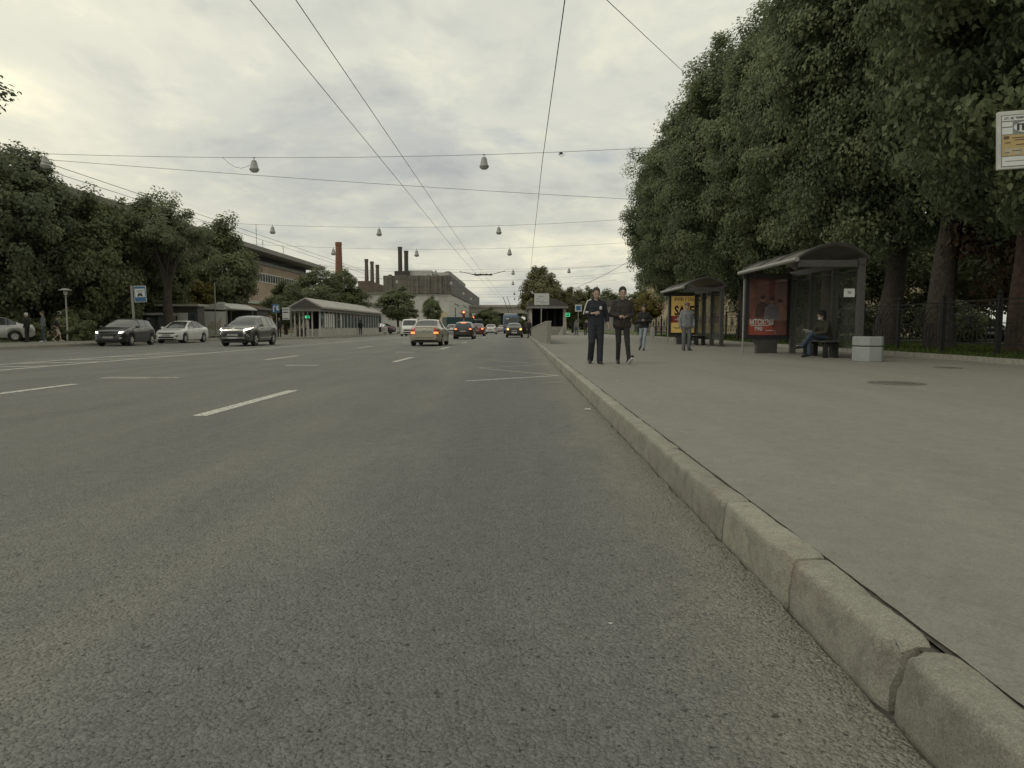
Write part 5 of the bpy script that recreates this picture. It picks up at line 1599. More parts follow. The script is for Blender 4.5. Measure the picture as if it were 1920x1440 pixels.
MB().span((-.28, -.03, 2.54), (.36, 0, 2.60)).span((-.28, -.03, 2.05), (.36, 0, 2.11)).span((.30, -.03, 2.11), (.36, 0, 2.54)).span((-.28, -.03, 2.11), (-.22, 0, 2.54)).span((-.12, -.03, 2.30), (.16, 0, 2.36)).build('neon_frame', 'green_led', t)
MB().span((-.02, .12, 2.28), (.02, .9, 2.34)).build('arm', 'grey_metal', t)
t = sign('small white plate on a thin post in the left square', -31.5, 47.5, .16, 2.0, [(-.17, .17, 1.72, 1.95, 'sign_white')], r=.02)
MB().span((-.13, -.036, 1.80), (.0, -.031, 1.90)).build('symbol', 'ink', t.children[1])
t = sign('pale board on a tall post above the left bus shelter', -25.6, 58.5, .15, 4.6, [(.16, .86, 2.35, 2.98, 'sign_white')], px=0, r=.05)
for z in (2.78, 2.62, 2.48): MB().span((.24, -.037, z), (.76, -.031, z + .04)).build('text_line', 'ink_grey', t.children[1])

# --- park lamp and traffic lights
t = thing('street_lamp', 'small park lamp with flat hat shade on a grey post in the left square', 'street lamp', (-28.75, 44.0, .16)); t.scale = (.86, .86, .86)
MB().lathe([(.10, 0), (.10, .3), (.06, .35), (.05, 3.35), (.001, 3.4)], n=10).build('post', 'grey_metal', t, smooth=40)
MB().lathe([(.06, 3.35), (.13, 3.42), (.15, 3.66), (.05, 3.7)], n=12).build('globe', 'lamp_clear', t, smooth=40)
MB().lathe([(.46, 3.70), (.44, 3.73), (.12, 3.86), (.001, 3.88)], n=18).build('shade', 'grey_metal', t, smooth=40)
mat('red_on', (0.8, 0.08, 0.05), 0.3, emit=(1.0, 0.20, 0.08), estr=5.0)
mat('lens_off', (0.05, 0.02, 0.015), 0.2)
mat('signal_red', (0.28, 0.06, 0.04), 0.5)


def traffic_light(label, x, y, zb, s=1.0, pm='plastic_black'):
    t = thing('traffic_light', label, 'traffic light', (x, y, 0))
    MB().cyl((0, .15, 0), (0, .15, zb + .4), .06, n=8).build('post', 'grey_metal', t)
    h = MB().span((-.19 * s, 0, zb), (.19 * s, .24, zb + 1.0 * s)).build('housing', pm, t, bevel=.03)
    for i, m in enumerate(('lens_off', 'lens_off', 'red_on')):
        z = zb + (.18 + i * .32) * s
        MB().lathe([(.12 * s, 0), (.10 * s, -.03), (.001, -.04)], (0, -.002, z), n=12, axis='y').build('lens', m, h)
        MB().tube([(.14 * s * math.cos(a), -.06, z + .14 * s * math.sin(a)) for a in np.linspace(0, PI, 7)], .02, 4).build('visor', 'plastic_black', h)
    return t


traffic_light('red traffic light above the dark brake-lit hatchback', -7.15, 90, 2.15, 1.0, 'signal_red')
traffic_light('farther red traffic light right of the first one', -8.2, 125, 1.9, 1.1, 'signal_red')
traffic_light('red traffic light among the trees of the left square', -35.0, 54.0, 2.0, .6)

# --- left bus shelter, kiosks, railing
t = thing('bus_shelter', 'light grey bus shelter with map panel on the left pavement', 'bus shelter', (-25.6, 58.5, .15))
MB().prism([(-1.3, 2.4), (1.3, 2.4), (1.3, 2.5), (.3, 2.95), (-1.3, 2.6)], 'y', 0, 6).build('roof', 'light_metal', t)
for x in (-1.1, .9):
    for y in (.1, 5.8): MB().span((x - .05, y - .05, 0), (x + .05, y + .05, 2.4)).build('post', 'grey_metal', t)
MB().span((-1.0, .05, .3), (.85, .1, 2.2)).build('map_panel', 'poster_white', t)
MB().prism([(-.7, .9), (-.3, 1.4), (.1, 1.2), (.5, 1.7), (.4, .8), (-.2, .6)], 'y', .03, .046).build('map_print', 'khaki', t)
MB().span((-1.15, .2, .3), (-1.12, 5.7, 2.2)).build('back_pane', SG, t)
MB().span((-.9, 1, .42), (-.5, 5, .48)).build('seat', 'dark_metal', t)


def kiosk(label, x, y, w, d, h, wall, roofm, panels=0):
    t = thing('kiosk', label, 'kiosk', (x, y, .15))
    MB().span((-w / 2, 0, 0), (w / 2, d, h)).build('wall', wall, t)
    MB().span((-w / 2 - .3, -.5, h), (w / 2 + .3, d + .2, h + .18)).build('roof', roofm, t, bevel=.02)
    for i in range(panels): MB().span((-w / 2 + .2 + i * 1.0, -.06, .35), (-w / 2 + 1.05 + i * 1.0, -.005, 2.0)).build('shutter', 'poster_white', t)
    MB().span((w / 2 - .9, -.05, .9), (w / 2 - .2, -.006, 1.9)).build('window', 'window_glass', t)
    return t


kiosk('dark kiosk with two pale shutters between oak and left shelter', -26.7, 54.6, 2.8, 1.2, 2.5, 'dark_metal', 'roof_light', 2)
kiosk('low dark kiosk with flat grey roof behind the black hatchback', -28.6, 51.5, 3.6, 2.4, 1.75, 'dark_void', 'roof_grey', 0)
kiosk('dark kiosk behind the right end of the left shelter', -26.8, 66.5, 3.4, 3, 2.55, 'dark_metal', 'roof_grey', 0)
t = thing('railing', 'low white pedestrian railing along the left kerb beyond the pavilion', 'railing', (-18.3, 92.6, .15))
for i in range(13): MB().span((-.03, i * 1.3, 0), (.03, i * 1.3 + .06, .95)).build('post', 'white_paint', t)
MB().span((-.02, 0, .85), (.02, 15.6, .91)).build('rail', 'white_paint', t); MB().span((-.02, 0, .25), (.02, 15.6, .30)).build('rail', 'white_paint', t)
bb = MB()
for y in np.arange(.2, 15.6, .22): bb.span((-.012, y, .3), (.012, y + .025, .85))
bb.build('balusters', 'white_paint', t)

# ================================================================== OVERHEAD WIRES AND LAMPS
def wire(label, pts, r=.012, name='overhead_wire', cat='wire'):
    o = MB().tube(pts, r, 5).build(name, 'cable', smooth=60)
    return tag(o, label, cat)


hous = MB().lathe([(.03, .0), (.09, -.02), (.11, -.07), (.17, -.33), (.20, -.36), (.20, -.42), (.18, -.43)], n=14).mesh('housing', 'grey_metal', smooth=40)
lens = MB().lathe([(.18, -.425), (.165, -.47), (.10, -.51), (.001, -.52)], n=14).mesh('lens', 'lamp_clear', smooth=40)
hook = MB().cyl((0, 0, 0), (0, 0, .10), .014, n=6).box((0, 0, .10), (.10, .03, .03)).mesh('hook', 'dark_metal')


def hang(label, x, y, z, s=1.0):
    t = thing('hanging_lamp', label, 'street lamp', (x, y, z - .10), 0, 'lamps hung over the road'); t.scale = (s, s, s)
    link('housing', hous, t); link('lens', lens, t); link('hook', hook, t)
    return t


def span_z(x, x0, x1, z, s):
    u = (x - x0) / (x1 - x0); return z - s * 4 * u * (1 - u)


spans = [('nearest', 30.0, -29, 10, 8.80, .62, [(-20.2, 'half hidden by the left edge tree'), (-11.25, 'above the left lanes'), (-1.48, 'near the middle of the picture')]),
         ('second', 49.5, -27, 10, 8.75, .72, [(-17.4, 'above the left trees'), (-9.86, 'left of the brick chimney line'), (-1.42, 'right of the contact wires')]),
         ('third', 63, -26, 10, 8.6, .6, [(-16.7, 'beside the red brick chimney'), (-9.2, 'above the factory'), (-.85, 'over the right lane')]),
         ('fourth', 84, -24, 11, 8.4, .5, [(-10, 'over the factory cladding'), (-.7, 'over the right lane'), (6.0, 'over the right pavilion')]),
         ('fifth', 104, -24, 12, 8.4, .5, [(-18.2, 'against the factory front left part'), (-10.1, 'against the factory corner'), (-.9, 'over the right lane')]),
         ('sixth', 136, -24, 12, 8.4, .5, [(-10.8, 'against the dark factory side'), (-.9, 'over the right lane')]),
         ('seventh', 160, -24, 12, 8.4, .5, [(-11, 'against the dark factory side'), (-1, 'over the trolleybus')])]
for nm, y, x0, x1, z, s, lamps in spans:
    wire('%s lamp span wire across the road, counted from the camera' % nm, sag((x0, y, z), (x1, y, z), s), .009, 'span_wire')
    for x, l in lamps: hang('grey bell lamp on the %s span wire, %s' % (nm, l), x, y, span_z(x, x0, x1, z, s), 1.0 if y < 60 else 1.1)
t = thing('wire_clamp', 'small clamp box with loops on the nearest span wire right of the contact wire', 'clamp', (1.77, 30.0, span_z(1.77, -29, 10, 8.80, .62)))
MB().box((0, 0, -.05), (.14, .08, .10)).build('box', 'dark_metal', t); MB().tube([(.02 + .12 * math.cos(a), 0, -.06 + .12 * math.sin(a)) for a in np.linspace(-PI, 0, 8)], .008, 4).build('loop', 'cable', t)
wire('loose cable loop left of the lamp above the left lanes', [(-12.6 + .26 * i, 30.0, span_z(-12.6 + .26 * i, -29, 10, 8.80, .62) - .36 * math.sin(PI * min(i / 5.4, 1)) - .03 * i) for i in range(6)], .008)
wire('slanting span wire below the nearest lamp wire', sag((-22, 30.8, 8.42), (7.5, 40.6, 8.28), .10), .010, 'span_wire')
for nm, x in (('left', -4.12), ('right', -3.42)):
    wire('%s trolley contact wire of the near pair rising to the top' % nm, [(x, -6, 6.0), (x, 20, 6.0), (x + .02, 45, 5.95), (x + .1, 67, 6.0), (x + .6, 110, 6.0), (x + 1.8, 250, 6.0)], .0075, 'contact_wire')
for nm, x in (('left', -14.9), ('right', -14.2)):
    wire('%s trolley contact wire over the oncoming lanes' % nm, [(x - .5, 8, 6.0), (x, 30, 6.0), (x + .6, 67, 6.0), (x + 1.2, 140, 6.0), (x + 1.4, 250, 6.0)], .010, 'contact_wire')
wire('single contact wire rising to the top right of centre', [(.72, -6, 6.3), (.74, 12, 6.3), (.75, 23, 6.35), (.95, 50, 6.3), (1.08, 66, 6.3), (.8, 120, 6.2)], .010, 'contact_wire')
wire('guy wire slanting down from the top into the right trees', [(.78, 10.8, 6.35), (8.4, 30.6, 10.6)], .007)
wire('sagging cable running into the tree row above the walking men', sag((4.6, 70, 4.6), (9.8, 58, 6.9), .25), .016)
for i, (y, z) in enumerate([(67, 6.25), (78, 6.2), (92, 6.2), (112, 6.2), (122, 6.3), (146, 6.2), (175, 6.2), (200, 6.2)]):
    wire('%s low cross wire carrying the contact wires' % ('first', 'second', 'third', 'fourth', 'fifth', 'sixth', 'seventh', 'eighth')[i], sag((-24, y, z + .9), (13, y + 1, z + 1.1), .95), .010, 'cross_wire')
t = thing('wire_crossing', 'dark crossing frame where the trolley contact wires meet', 'wire fitting', (-3.5, 67, 6.02))
for a, b_ in (((-1.0, -.5, .02), (.9, .6, .02)), ((-.7, .7, 0), (.8, -.6, 0)), ((-.8, 0, .04), (.9, .1, .04)), ((-.5, -.7, 0), (.5, -.6, 0))): MB().tube([a, b_], .05, 5).build('bar', 'dark_metal', t)
for x in (-.7, -.2, .4, .8): MB().cyl((x, .05, -.06), (x, .05, .14), .07, n=8).build('insulator', 'dark_metal', t)
for s in (-1, 1): MB().tube([(s * .9, 0, .05), (s * 2.2, 0, .32 if s < 0 else .38)], .03, 5).build('wing', 'dark_metal', t)

# ================================================================== VEHICLES
def paint(name, col, rough=0.28, metal=0.25):
    return mat(name, col, rough, metal=metal, var=0.05, scale=1.5, coat=0.6, dirt=0.10)


paint('paint_grey', (0.075, 0.076, 0.074)); paint('paint_black', (0.022, 0.022, 0.024)); paint('paint_white', (0.62, 0.62, 0.60), .3, 0)
paint('paint_gold', (0.36, 0.33, 0.265), .3, .35); paint('paint_dark', (0.045, 0.042, 0.042)); paint('paint_brown', (0.035, 0.028, 0.025))
paint('paint_red', (0.16, 0.03, 0.025)); paint('paint_silver', (0.40, 0.40, 0.39), .3, .4); paint('paint_blue', (0.13, 0.19, 0.32), .35, 0); paint('paint_teal', (0.025, 0.055, 0.06), .4, 0)
mat('plate_blur', (0.30, 0.30, 0.29), 0.6, var=0.25, scale=9)


def rect(x0, x1, z0, z1): return [(x0, z0), (x1, z0), (x1, z1), (x0, z1)]


MIR = dict(mirror=True)
SEDAN = dict(L=4.45, W=1.72, R=.305, fo=.84, wb=2.60, cowl=.265, roof_f=.43, roof_r=.70, back=.845, doors=[.275, .485, .665], pillars=[.485, .668], glass_end=.80,
             top=[(0, .60), (.012, .72), (.05, .80), (.12, .87), (.265, .97), (.34, 1.18), (.43, 1.40), (.50, 1.455), (.58, 1.465), (.66, 1.445), (.71, 1.40), (.78, 1.22), (.845, 1.075), (.88, 1.05), (.982, 1.02), (.993, .92), (1, .80)],
             belt=[(0, .54), (.02, .66), (.08, .77), (.265, .90), (.5, .94), (.80, .98), (.95, .97), (.985, .90), (1, .72)])
HATCH = dict(L=4.04, W=1.735, R=.31, fo=.82, wb=2.52, cowl=.25, roof_f=.45, roof_r=.875, back=.965, doors=[.27, .50, .70], pillars=[.50, .70], glass_end=.86, trunk=False,
             top=[(0, .62), (.012, .76), (.05, .86), (.14, .95), (.25, 1.03), (.35, 1.25), (.45, 1.44), (.54, 1.505), (.66, 1.51), (.80, 1.46), (.875, 1.40), (.93, 1.18), (.965, 1.02), (.99, .92), (1, .78)],
             belt=[(0, .56), (.02, .70), (.08, .82), (.25, .94), (.5, 1.0), (.86, 1.06), (.95, .98), (.99, .84), (1, .70)])
SUVS = dict(L=4.69, W=1.80, R=.355, fo=.96, wb=2.67, cowl=.25, roof_f=.425, roof_r=.895, back=.965, doors=[.27, .475, .665], pillars=[.475, .665, .80], glass_end=.89, trunk=False,
            top=[(0, .74), (.010, .90), (.035, .99), (.14, 1.06), (.25, 1.12), (.33, 1.36), (.425, 1.58), (.50, 1.655), (.62, 1.68), (.80, 1.65), (.895, 1.58), (.94, 1.32), (.965, 1.12), (.99, 1.0), (1, .80)],
            belt=[(0, .68), (.015, .82), (.06, .94), (.25, 1.03), (.5, 1.06), (.86, 1.12), (.95, 1.06), (.99, .92), (1, .74)], sill=[(0, .38), (.03, .28), (.15, .25), (.85, .27), (.96, .34), (1, .44)])
VAN = dict(L=5.0, W=1.95, R=.33, fo=.95, wb=3.0, cowl=.14, roof_f=.27, roof_r=.965, back=.99, doors=[.16, .36, .62], pillars=[.36, .62, .82], glass_end=.93, trunk=False, tumble=.86,
           top=[(0, .75), (.012, .95), (.04, 1.05), (.14, 1.22), (.27, 1.86), (.36, 1.98), (.6, 2.0), (.965, 1.96), (.985, 1.4), (1, .9)], belt=[(0, .66), (.02, .85), (.14, 1.05), (.3, 1.10), (.9, 1.12), (.98, 1.05), (1, .8)])


def spec(base, paint_m, trim, **kw):
    s = dict(base); s.update(paint=paint_m, trim=trim); s.update(kw); return s


# grey oncoming SUV
car('suv', 'dark grey SUV with lit headlights and chrome front coming towards the camera', (-15.10, 38.85, 0), PI, spec(SUVS, 'paint_grey', [
    ('grille', 'plastic_black', 'F', [(-.50, .50), (.50, .50), (.62, .86), (-.62, .86)]),
    ('chrome_bar', 'chrome', 'F', [(-.60, .84), (.60, .84), (.66, .905), (-.66, .905)], dict(off=.022)),
    ('headlight', 'lamp_on', 'F', [(.56, .80), (.80, .90), (.83, 1.0), (.56, .90)], dict(mirror=True, off=.025)),
    ('chrome_blade', 'chrome', 'F', [(.52, .82), (.60, .82), (.80, .52), (.72, .50)], dict(mirror=True, off=.028)),
    ('bumper_lip', 'chrome', 'F', [(-.66, .42), (.66, .42), (.60, .485), (-.60, .485)], dict(off=.026)),
    ('number_plate', 'plate_blur', 'F', rect(-.28, .28, .545, .665), dict(off=.04)),
    ('lower_grille', 'plastic_black', 'F', rect(-.70, .70, .31, .41), dict(off=.012)),
    ('badge', 'chrome', 'F', rect(-.07, .07, .90, .99), dict(off=.03, nu=2)),
    ('side_strip', 'chrome', 'R', [(-1.0, .42), (1.0, .40), (1.0, .45), (-1.0, .47)], dict(off=.02)),
    ('side_strip', 'chrome', 'L', [(-1.0, .42), (1.0, .40), (1.0, .45), (-1.0, .47)], dict(off=.02)),
    ('tail_light', 'tail_red', 'B', [(.52, .98), (.78, .98), (.76, 1.12), (.52, 1.10)], MIR)]))
# black hatchback pulling out of the bay
car('hatchback', 'black hatchback with round lit headlights at the left kerb', (-22.0, 38.7, 0), PI + .09, spec(HATCH, 'paint_black', [
    ('grille', 'plastic_black', 'F', [(-.42, .52), (.42, .52), (.46, .70), (-.46, .70)]),
    ('headlight', 'lamp_clear', 'F', [(.48, .66), (.74, .72), (.78, .84), (.50, .78)], dict(mirror=True, off=.02)),
    ('headlight_bulb', 'lamp_on', 'F', [(.53, .68), (.69, .71), (.70, .80), (.54, .77)], dict(mirror=True, off=.034, nu=3)),
    ('number_plate', 'plate_blur', 'F', rect(-.26, .26, .42, .53), dict(off=.03)),
    ('lower_grille', 'plastic_black', 'F', rect(-.50, .50, .30, .40), dict(off=.012)),
    ('fog_lamp', 'lamp_clear', 'F', rect(.56, .66, .40, .47), dict(mirror=True, off=.02, nu=2)),
    ('chrome_line', 'chrome', 'F', rect(-.44, .44, .70, .72), dict(off=.02)),
    ('tail_light', 'tail_red', 'B', [(.56, .86), (.78, .86), (.76, 1.02), (.58, 1.02)], MIR)]))
# white sedan
car('sedan', 'white sedan parked behind the black hatchback in the left bay', (-22.15, 45.6, 0), PI, spec(SEDAN, 'paint_white', [
    ('grille', 'plastic_black', 'F', [(-.48, .60), (.48, .60), (.54, .69), (-.54, .69)]),
    ('headlight', 'lamp_clear', 'F', [(.50, .61), (.76, .66), (.80, .76), (.56, .70)], dict(mirror=True, off=.015)),
    ('lower_grille', 'plastic_black', 'F', [(-.60, .33), (.60, .33), (.66, .42), (-.66, .42)], dict(off=.012)),
    ('number_plate', 'plate_blur', 'F', rect(-.26, .26, .46, .57), dict(off=.03)),
    ('fog_slot', 'plastic_black', 'F', rect(.56, .72, .44, .50), dict(mirror=True, off=.014)),
    ('tail_light', 'tail_red', 'B', [(.50, .78), (.78, .80), (.76, .92), (.52, .92)], MIR)], L=4.4))
REAR = [('number_plate', 'plate_blur', 'B', rect(-.27, .27, .62, .76), dict(off=.02)), ('bumper_line', 'plastic_black', 'B', rect(-.74, .74, .40, .435), dict(off=.012)), ('lower_trim', 'plastic_black', 'B', rect(-.66, .66, .30, .36), dict(off=.014))]
# champagne sedan ahead
car('sedan', 'champagne coloured sedan driving away in the second lane, nearest car ahead', (-5.02, 39.3, 0), -.015, spec(SEDAN, 'paint_gold', [
    ('tail_light', 'tail_red', 'B', [(.47, .62), (.80, .64), (.78, .99), (.50, .99)], dict(mirror=True, off=.014)),
    ('lamp_cell', 'brake_on', 'B', [(.50, .66), (.74, .67), (.74, .77), (.50, .77)], dict(mirror=True, off=.026)),
    ('number_plate', 'plate_blur', 'B', rect(-.38, .38, .74, .86), dict(off=.02)),
    ('trunk_edge', 'plastic_black', 'B', rect(-.62, .62, .985, 1.0), dict(off=.014)),
    ('badge', 'chrome', 'B', rect(-.05, .05, .905, .945), dict(off=.02, nu=2)),
    ('bumper_line', 'plastic_black', 'B', rect(-.78, .78, .44, .465), dict(off=.012)),
    ('headlight', 'lamp_clear', 'F', [(.50, .58), (.76, .60), (.78, .72), (.54, .68)], MIR)], H=1.46))
# dark hatchback, braking
car('hatchback', 'dark hatchback with glowing brake lights behind the champagne sedan', (-4.75, 61.0, 0), 0, spec(HATCH, 'paint_brown', REAR + [
    ('tail_light', 'tail_red', 'B', [(.46, .80), (.78, .80), (.74, .94), (.50, .94)], dict(mirror=True, off=.014)),
    ('lamp_cell', 'brake_on', 'B', [(.54, .82), (.72, .82), (.70, .92), (.54, .92)], dict(mirror=True, off=.028)),
    ('high_brake_light', 'brake_on', 'B', rect(-.22, .22, 1.37, 1.42), dict(off=.03)),
    ('headlight', 'lamp_clear', 'F', [(.48, .66), (.74, .72), (.78, .84), (.50, .78)], MIR)], L=4.2, W=1.78))
# dark sedan stopped at the right kerb
tx = car('sedan', 'dark sedan with amber lights stopped at the right kerb by the parapet', (-.46, 70.4, 0), 0, spec(SEDAN, 'paint_brown', REAR + [
    ('tail_light', 'tail_red', 'B', [(.48, .72), (.78, .72), (.76, .92), (.50, .92)], dict(mirror=True, off=.014)),
    ('lamp_cell', 'amber_on', 'B', [(.54, .75), (.72, .75), (.72, .90), (.54, .90)], dict(mirror=True, off=.028)),
    ('number_plate', 'plate', 'B', rect(-.26, .26, .44, .55), dict(off=.03)),
    ('headlight', 'lamp_clear', 'F', [(.50, .58), (.76, .60), (.78, .72), (.54, .68)], MIR)]))
REARL = [('tail_light', 'tail_red', 'B', [(.50, .74), (.78, .74), (.76, .92), (.52, .92)], dict(mirror=True, off=.014)), ('headlight', 'lamp_clear', 'F', [(.50, .58), (.76, .60), (.78, .72), (.54, .68)], MIR)] + REAR
FRONT = [('grille', 'plastic_black', 'F', rect(-.45, .45, .52, .68)), ('headlight', 'lamp_on', 'F', [(.52, .60), (.76, .62), (.78, .73), (.56, .70)], dict(mirror=True, off=.02)), ('tail_light', 'tail_red', 'B', [(.50, .74), (.78, .74), (.76, .92), (.52, .92)], MIR)]
BR = [('tail_light', 'brake_on', 'B', [(.52, .78), (.78, .78), (.76, .92), (.54, .92)], dict(mirror=True, off=.02))]
car('sedan', 'red car half hidden behind the dark brake-lit hatchback', (-4.85, 82, 0), 0, spec(SEDAN, 'paint_red', BR + REAR))
car('sedan', 'white sedan far ahead between the dark hatchback and the trolleybus', (-4.2, 105, 0), 0, spec(SEDAN, 'paint_white', REARL))
car('sedan', 'pale car just right of the far white sedan', (-3.4, 140, 0), 0, spec(SEDAN, 'paint_silver', REARL))
car('sedan', 'oncoming car with lit headlights right of the champagne sedan', (-9.4, 98, 0), PI, spec(SEDAN, 'paint_silver', FRONT))
car('sedan', 'oncoming dark car with lit headlights beside the red car', (-7.6, 128, 0), PI, spec(SEDAN, 'paint_grey', FRONT))
car('sedan', 'small distant oncoming car with a single bright spot of headlights', (-8.9, 150, 0), PI, spec(SEDAN, 'paint_dark', FRONT))
car('van', 'white van half hidden behind the left side of the champagne sedan', (-12.7, 82, 0), PI, spec(VAN, 'paint_white', [('grille', 'plastic_black', 'F', rect(-.5, .5, .62, .78)), ('headlight', 'lamp_clear', 'F', rect(.56, .82, .72, .92), MIR), ('bumper', 'plastic_black', 'F', rect(-.8, .8, .36, .5))]), cat='van')
car('sedan', 'pale car parked at the left edge below the tallest tree', (-31.6, 41.2, .165), 2.2, spec(SEDAN, 'paint_silver', FRONT[:1] + [('headlight', 'lamp_clear', 'F', [(.52, .60), (.76, .62), (.78, .73), (.56, .70)], MIR)] + REAR))
car('sedan', 'dark car parked in the park behind the iron fence', (21.5, 33.5, .3), PI - .2, spec(SEDAN, 'paint_dark', [('grille', 'plastic_black', 'F', rect(-.45, .45, .52, .68)), ('headlight', 'lamp_clear', 'F', [(.52, .60), (.76, .62), (.78, .73), (.56, .70)], MIR), ('number_plate', 'plate', 'F', rect(-.26, .26, .40, .51), dict(off=.03))]))
car('sedan', 'dark car parked beyond the far end of the left pavilion', (-19.6, 98, .15), 1.2, spec(SEDAN, 'paint_dark', REARL))

# open door of the kerbside sedan
d = MB().prism([(0, .32), (.92, .34), (.92, .92), (.55, 1.34), (.1, 1.36), (0, .95)], 'y', -.03, .03).build('open_door', 'paint_brown', tx, (.84, .55, 0), -.12)
# trolleybus
t = thing('trolleybus', 'blue trolleybus with raised poles far ahead in the right lane', 'trolleybus', (-1.35, 113, 0))
MB().span((-1.25, 0, .35), (1.25, 11.6, 3.05)).build('body', 'paint_blue', t, bevel=.16, seg=3)
MB().span((-1.05, .4, 3.03), (1.05, 9.5, 3.32)).build('roof_equipment', 'light_metal', t, bevel=.06)
MB().span((-1.26, .3, 2.72), (1.26, 11.3, 2.86)).build('white_band', 'white_paint', t)
w = MB().prism([(-1.02, 1.55), (1.02, 1.55), (.95, 2.62), (-.95, 2.62)], 'y', -.03, .02).build('rear_window', 'car_glass', t, bevel=.008)
MB().span((-.8, -.05, 2.34), (-.25, -.03, 2.54)).build('route_plate', 'sign_white', w)
for i in range(7):
    for s in (-1, 1): MB().span((s * 1.24 - .02, .7 + i * 1.5, 1.45), (s * 1.24 + .02, 2.0 + i * 1.5, 2.55)).build('side_window', 'car_glass', t)
for s in (-1, 1):
    MB().span((s * 1.0 - .12, -.03, .9), (s * 1.0 + .12, .03, 1.25)).build('tail_light', 'tail_red', t)
    for y in (2.6, 8.6):
        wv = link('wheel', wheel_meshes(.48, .28)[0], t, (s * 1.08, y, .48), 0 if s > 0 else PI); link('rim', wheel_meshes(.48, .28)[1], wv)
    MB().tube([(s * .3, 5.2, 3.3), (s * .34 - .9, -.6, 5.95)], .045, 6).build('trolley_pole', 'dark_metal', t)
MB().span((-1.1, -.06, .42), (1.1, .0, .62)).build('bumper', 'plastic_black', t)
# dark teal lorry turning across the junction
t = thing('lorry', 'dark teal box lorry crossing behind the champagne sedan', 'lorry', (-9.6, 118, 0), -1.15)
MB().span((-1.2, -3.2, .75), (1.2, 1.6, 2.75)).build('cargo_box', 'paint_teal', t, bevel=.05)
cb = MB().span((-1.1, 1.75, .55), (1.1, 3.3, 2.35)).build('cab', 'paint_teal', t, bevel=.15)
MB().span((-1.0, 3.29, 1.45), (1.0, 3.33, 2.15)).build('windshield', 'car_glass', cb)
for s in (-1, 1):
    MB().span((s * 1.10 - .02, 2.2, 1.4), (s * 1.10 + .02, 3.0, 2.15)).build('side_window', 'car_glass', cb)
    for y in (-2.2, 2.5):
        wv = link('wheel', wheel_meshes(.42, .26)[0], t, (s * 1.02, y, .42), 0 if s > 0 else PI); link('rim', wheel_meshes(.42, .26)[1], wv)
MB().span((-.5, -3.0, .5), (.5, 3.0, .75)).build('chassis', 'plastic_black', t)

# ================================================================== PEOPLE
pl = .15
# man in navy track top: his right forearm across the belly, left arm hanging
t, P = person('man in navy track top with white sleeve stripe walking towards the camera', (1.80, 16.3, pl), PI, 1.76, dict(
    shR=(.172, 0, 1.41), elR=(.25, .0, 1.16), wrR=(.07, .17, 1.17), hdR=(-.01, .19, 1.18), palmR=(0, -1, 0),
    elL=(-.25, -.05, 1.14), wrL=(-.28, .03, .90), hdL=(-.29, .07, .815), palmL=(1, 0, 0),
    knR=(.10, .10, .51), anR=(.115, -.06, .12), toR=(.14, .09, .045), knL=(-.095, .06, .50), anL=(-.085, .10, .085), toL=(-.10, .26, .035)),
    dict(top='cloth_navy', legs='cloth_navy', shoe='shoe_black', hair='hair_brown', tuft=True, fit=1.03, leg_fit=1.22, sleeve=.55))
k = 1.76 / 1.75
for s in 'R':
    a, b_, c = P['shR'], P['elR'], P['elR'].lerp(P['wrR'], .45)
    MB().tube([P['neck'].lerp(a, .55) + Vector((.02, .03, .058)), a + Vector((.028, .03, .045)), a.lerp(b_, .35) + Vector((.050, .03, 0)), a.lerp(b_, .75) + Vector((.044, .03, 0)), b_ + Vector((.040, .03, -.01))], .021, 6).build('sleeve_stripe', 'cloth_white', t, smooth=60)
    MB().tube([b_.lerp(P['wrR'], .15) + Vector((.02, .045, .03)), b_.lerp(P['wrR'], .36) + Vector((0, .048, .03))], .028, 6).build('sleeve_stripe', 'cloth_white', t, smooth=60)
MB().ell((-.095, .128, 1.30), (.034, .014, .045), 12, 8).build('chest_badge', 'cloth_white', t, smooth=True)
# man in dark jacket: both hands together, left foot heel first
t, P = person('man in dark brown jacket and black trousers walking beside the navy top man', (2.42, 16.35, pl), PI, 1.78, dict(
    elR=(.255, -.01, 1.13), wrR=(.10, .17, 1.10), hdR=(.03, .215, 1.09), palmR=(0, -.6, -1),
    elL=(-.245, -.01, 1.12), wrL=(-.085, .18, 1.08), hdL=(-.02, .22, 1.07), palmL=(0, -.6, 1),
    knR=(.085, .05, .50), anR=(.085, -.03, .095), toR=(.10, .13, .035), knL=(-.10, .15, .51), anL=(-.135, .22, .10), toL=(-.175, .36, .165)),
    dict(top='cloth_brown', legs='cloth_black', shoe='shoe_black', sole='cloth_white', hair='hair_black', fit=1.10, hem=.03, leg_fit=.92, zip='dark_metal'))
t, P = person('woman in dark jacket and pale jeans looking at her phone while walking', (4.62, 25.8, pl), PI - .25, 1.68, dict(
    head=(0, .05, 1.625), face=(0, 1, -.55), elR=(.25, .02, 1.12), wrR=(.07, .21, 1.13), hdR=(.02, .25, 1.14), palmR=(0, 0, 1),
    elL=(-.25, .0, 1.12), wrL=(-.06, .21, 1.12), hdL=(-.01, .25, 1.14), palmL=(0, 0, 1),
    knR=(.10, -.04, .50), anR=(.13, -.30, .20), toR=(.16, -.20, .07), knL=(-.05, .16, .52), anL=(-.02, .14, .085), toL=(-.03, .31, .035)),
    dict(top='cloth_black', legs='denim_pale', shoe='shoe_black', hair='hair_brown', hair_long=True, fit=1.05, leg_fit=.92), vox=.012)
tag(MB().span((-.04, .24, 1.235 * .96), (.04, .25, 1.30 * .96)).build('phone', 'plastic_black', None, (4.62, 25.8, pl), PI - .25), 'dark phone held by the woman in pale jeans', 'phone')
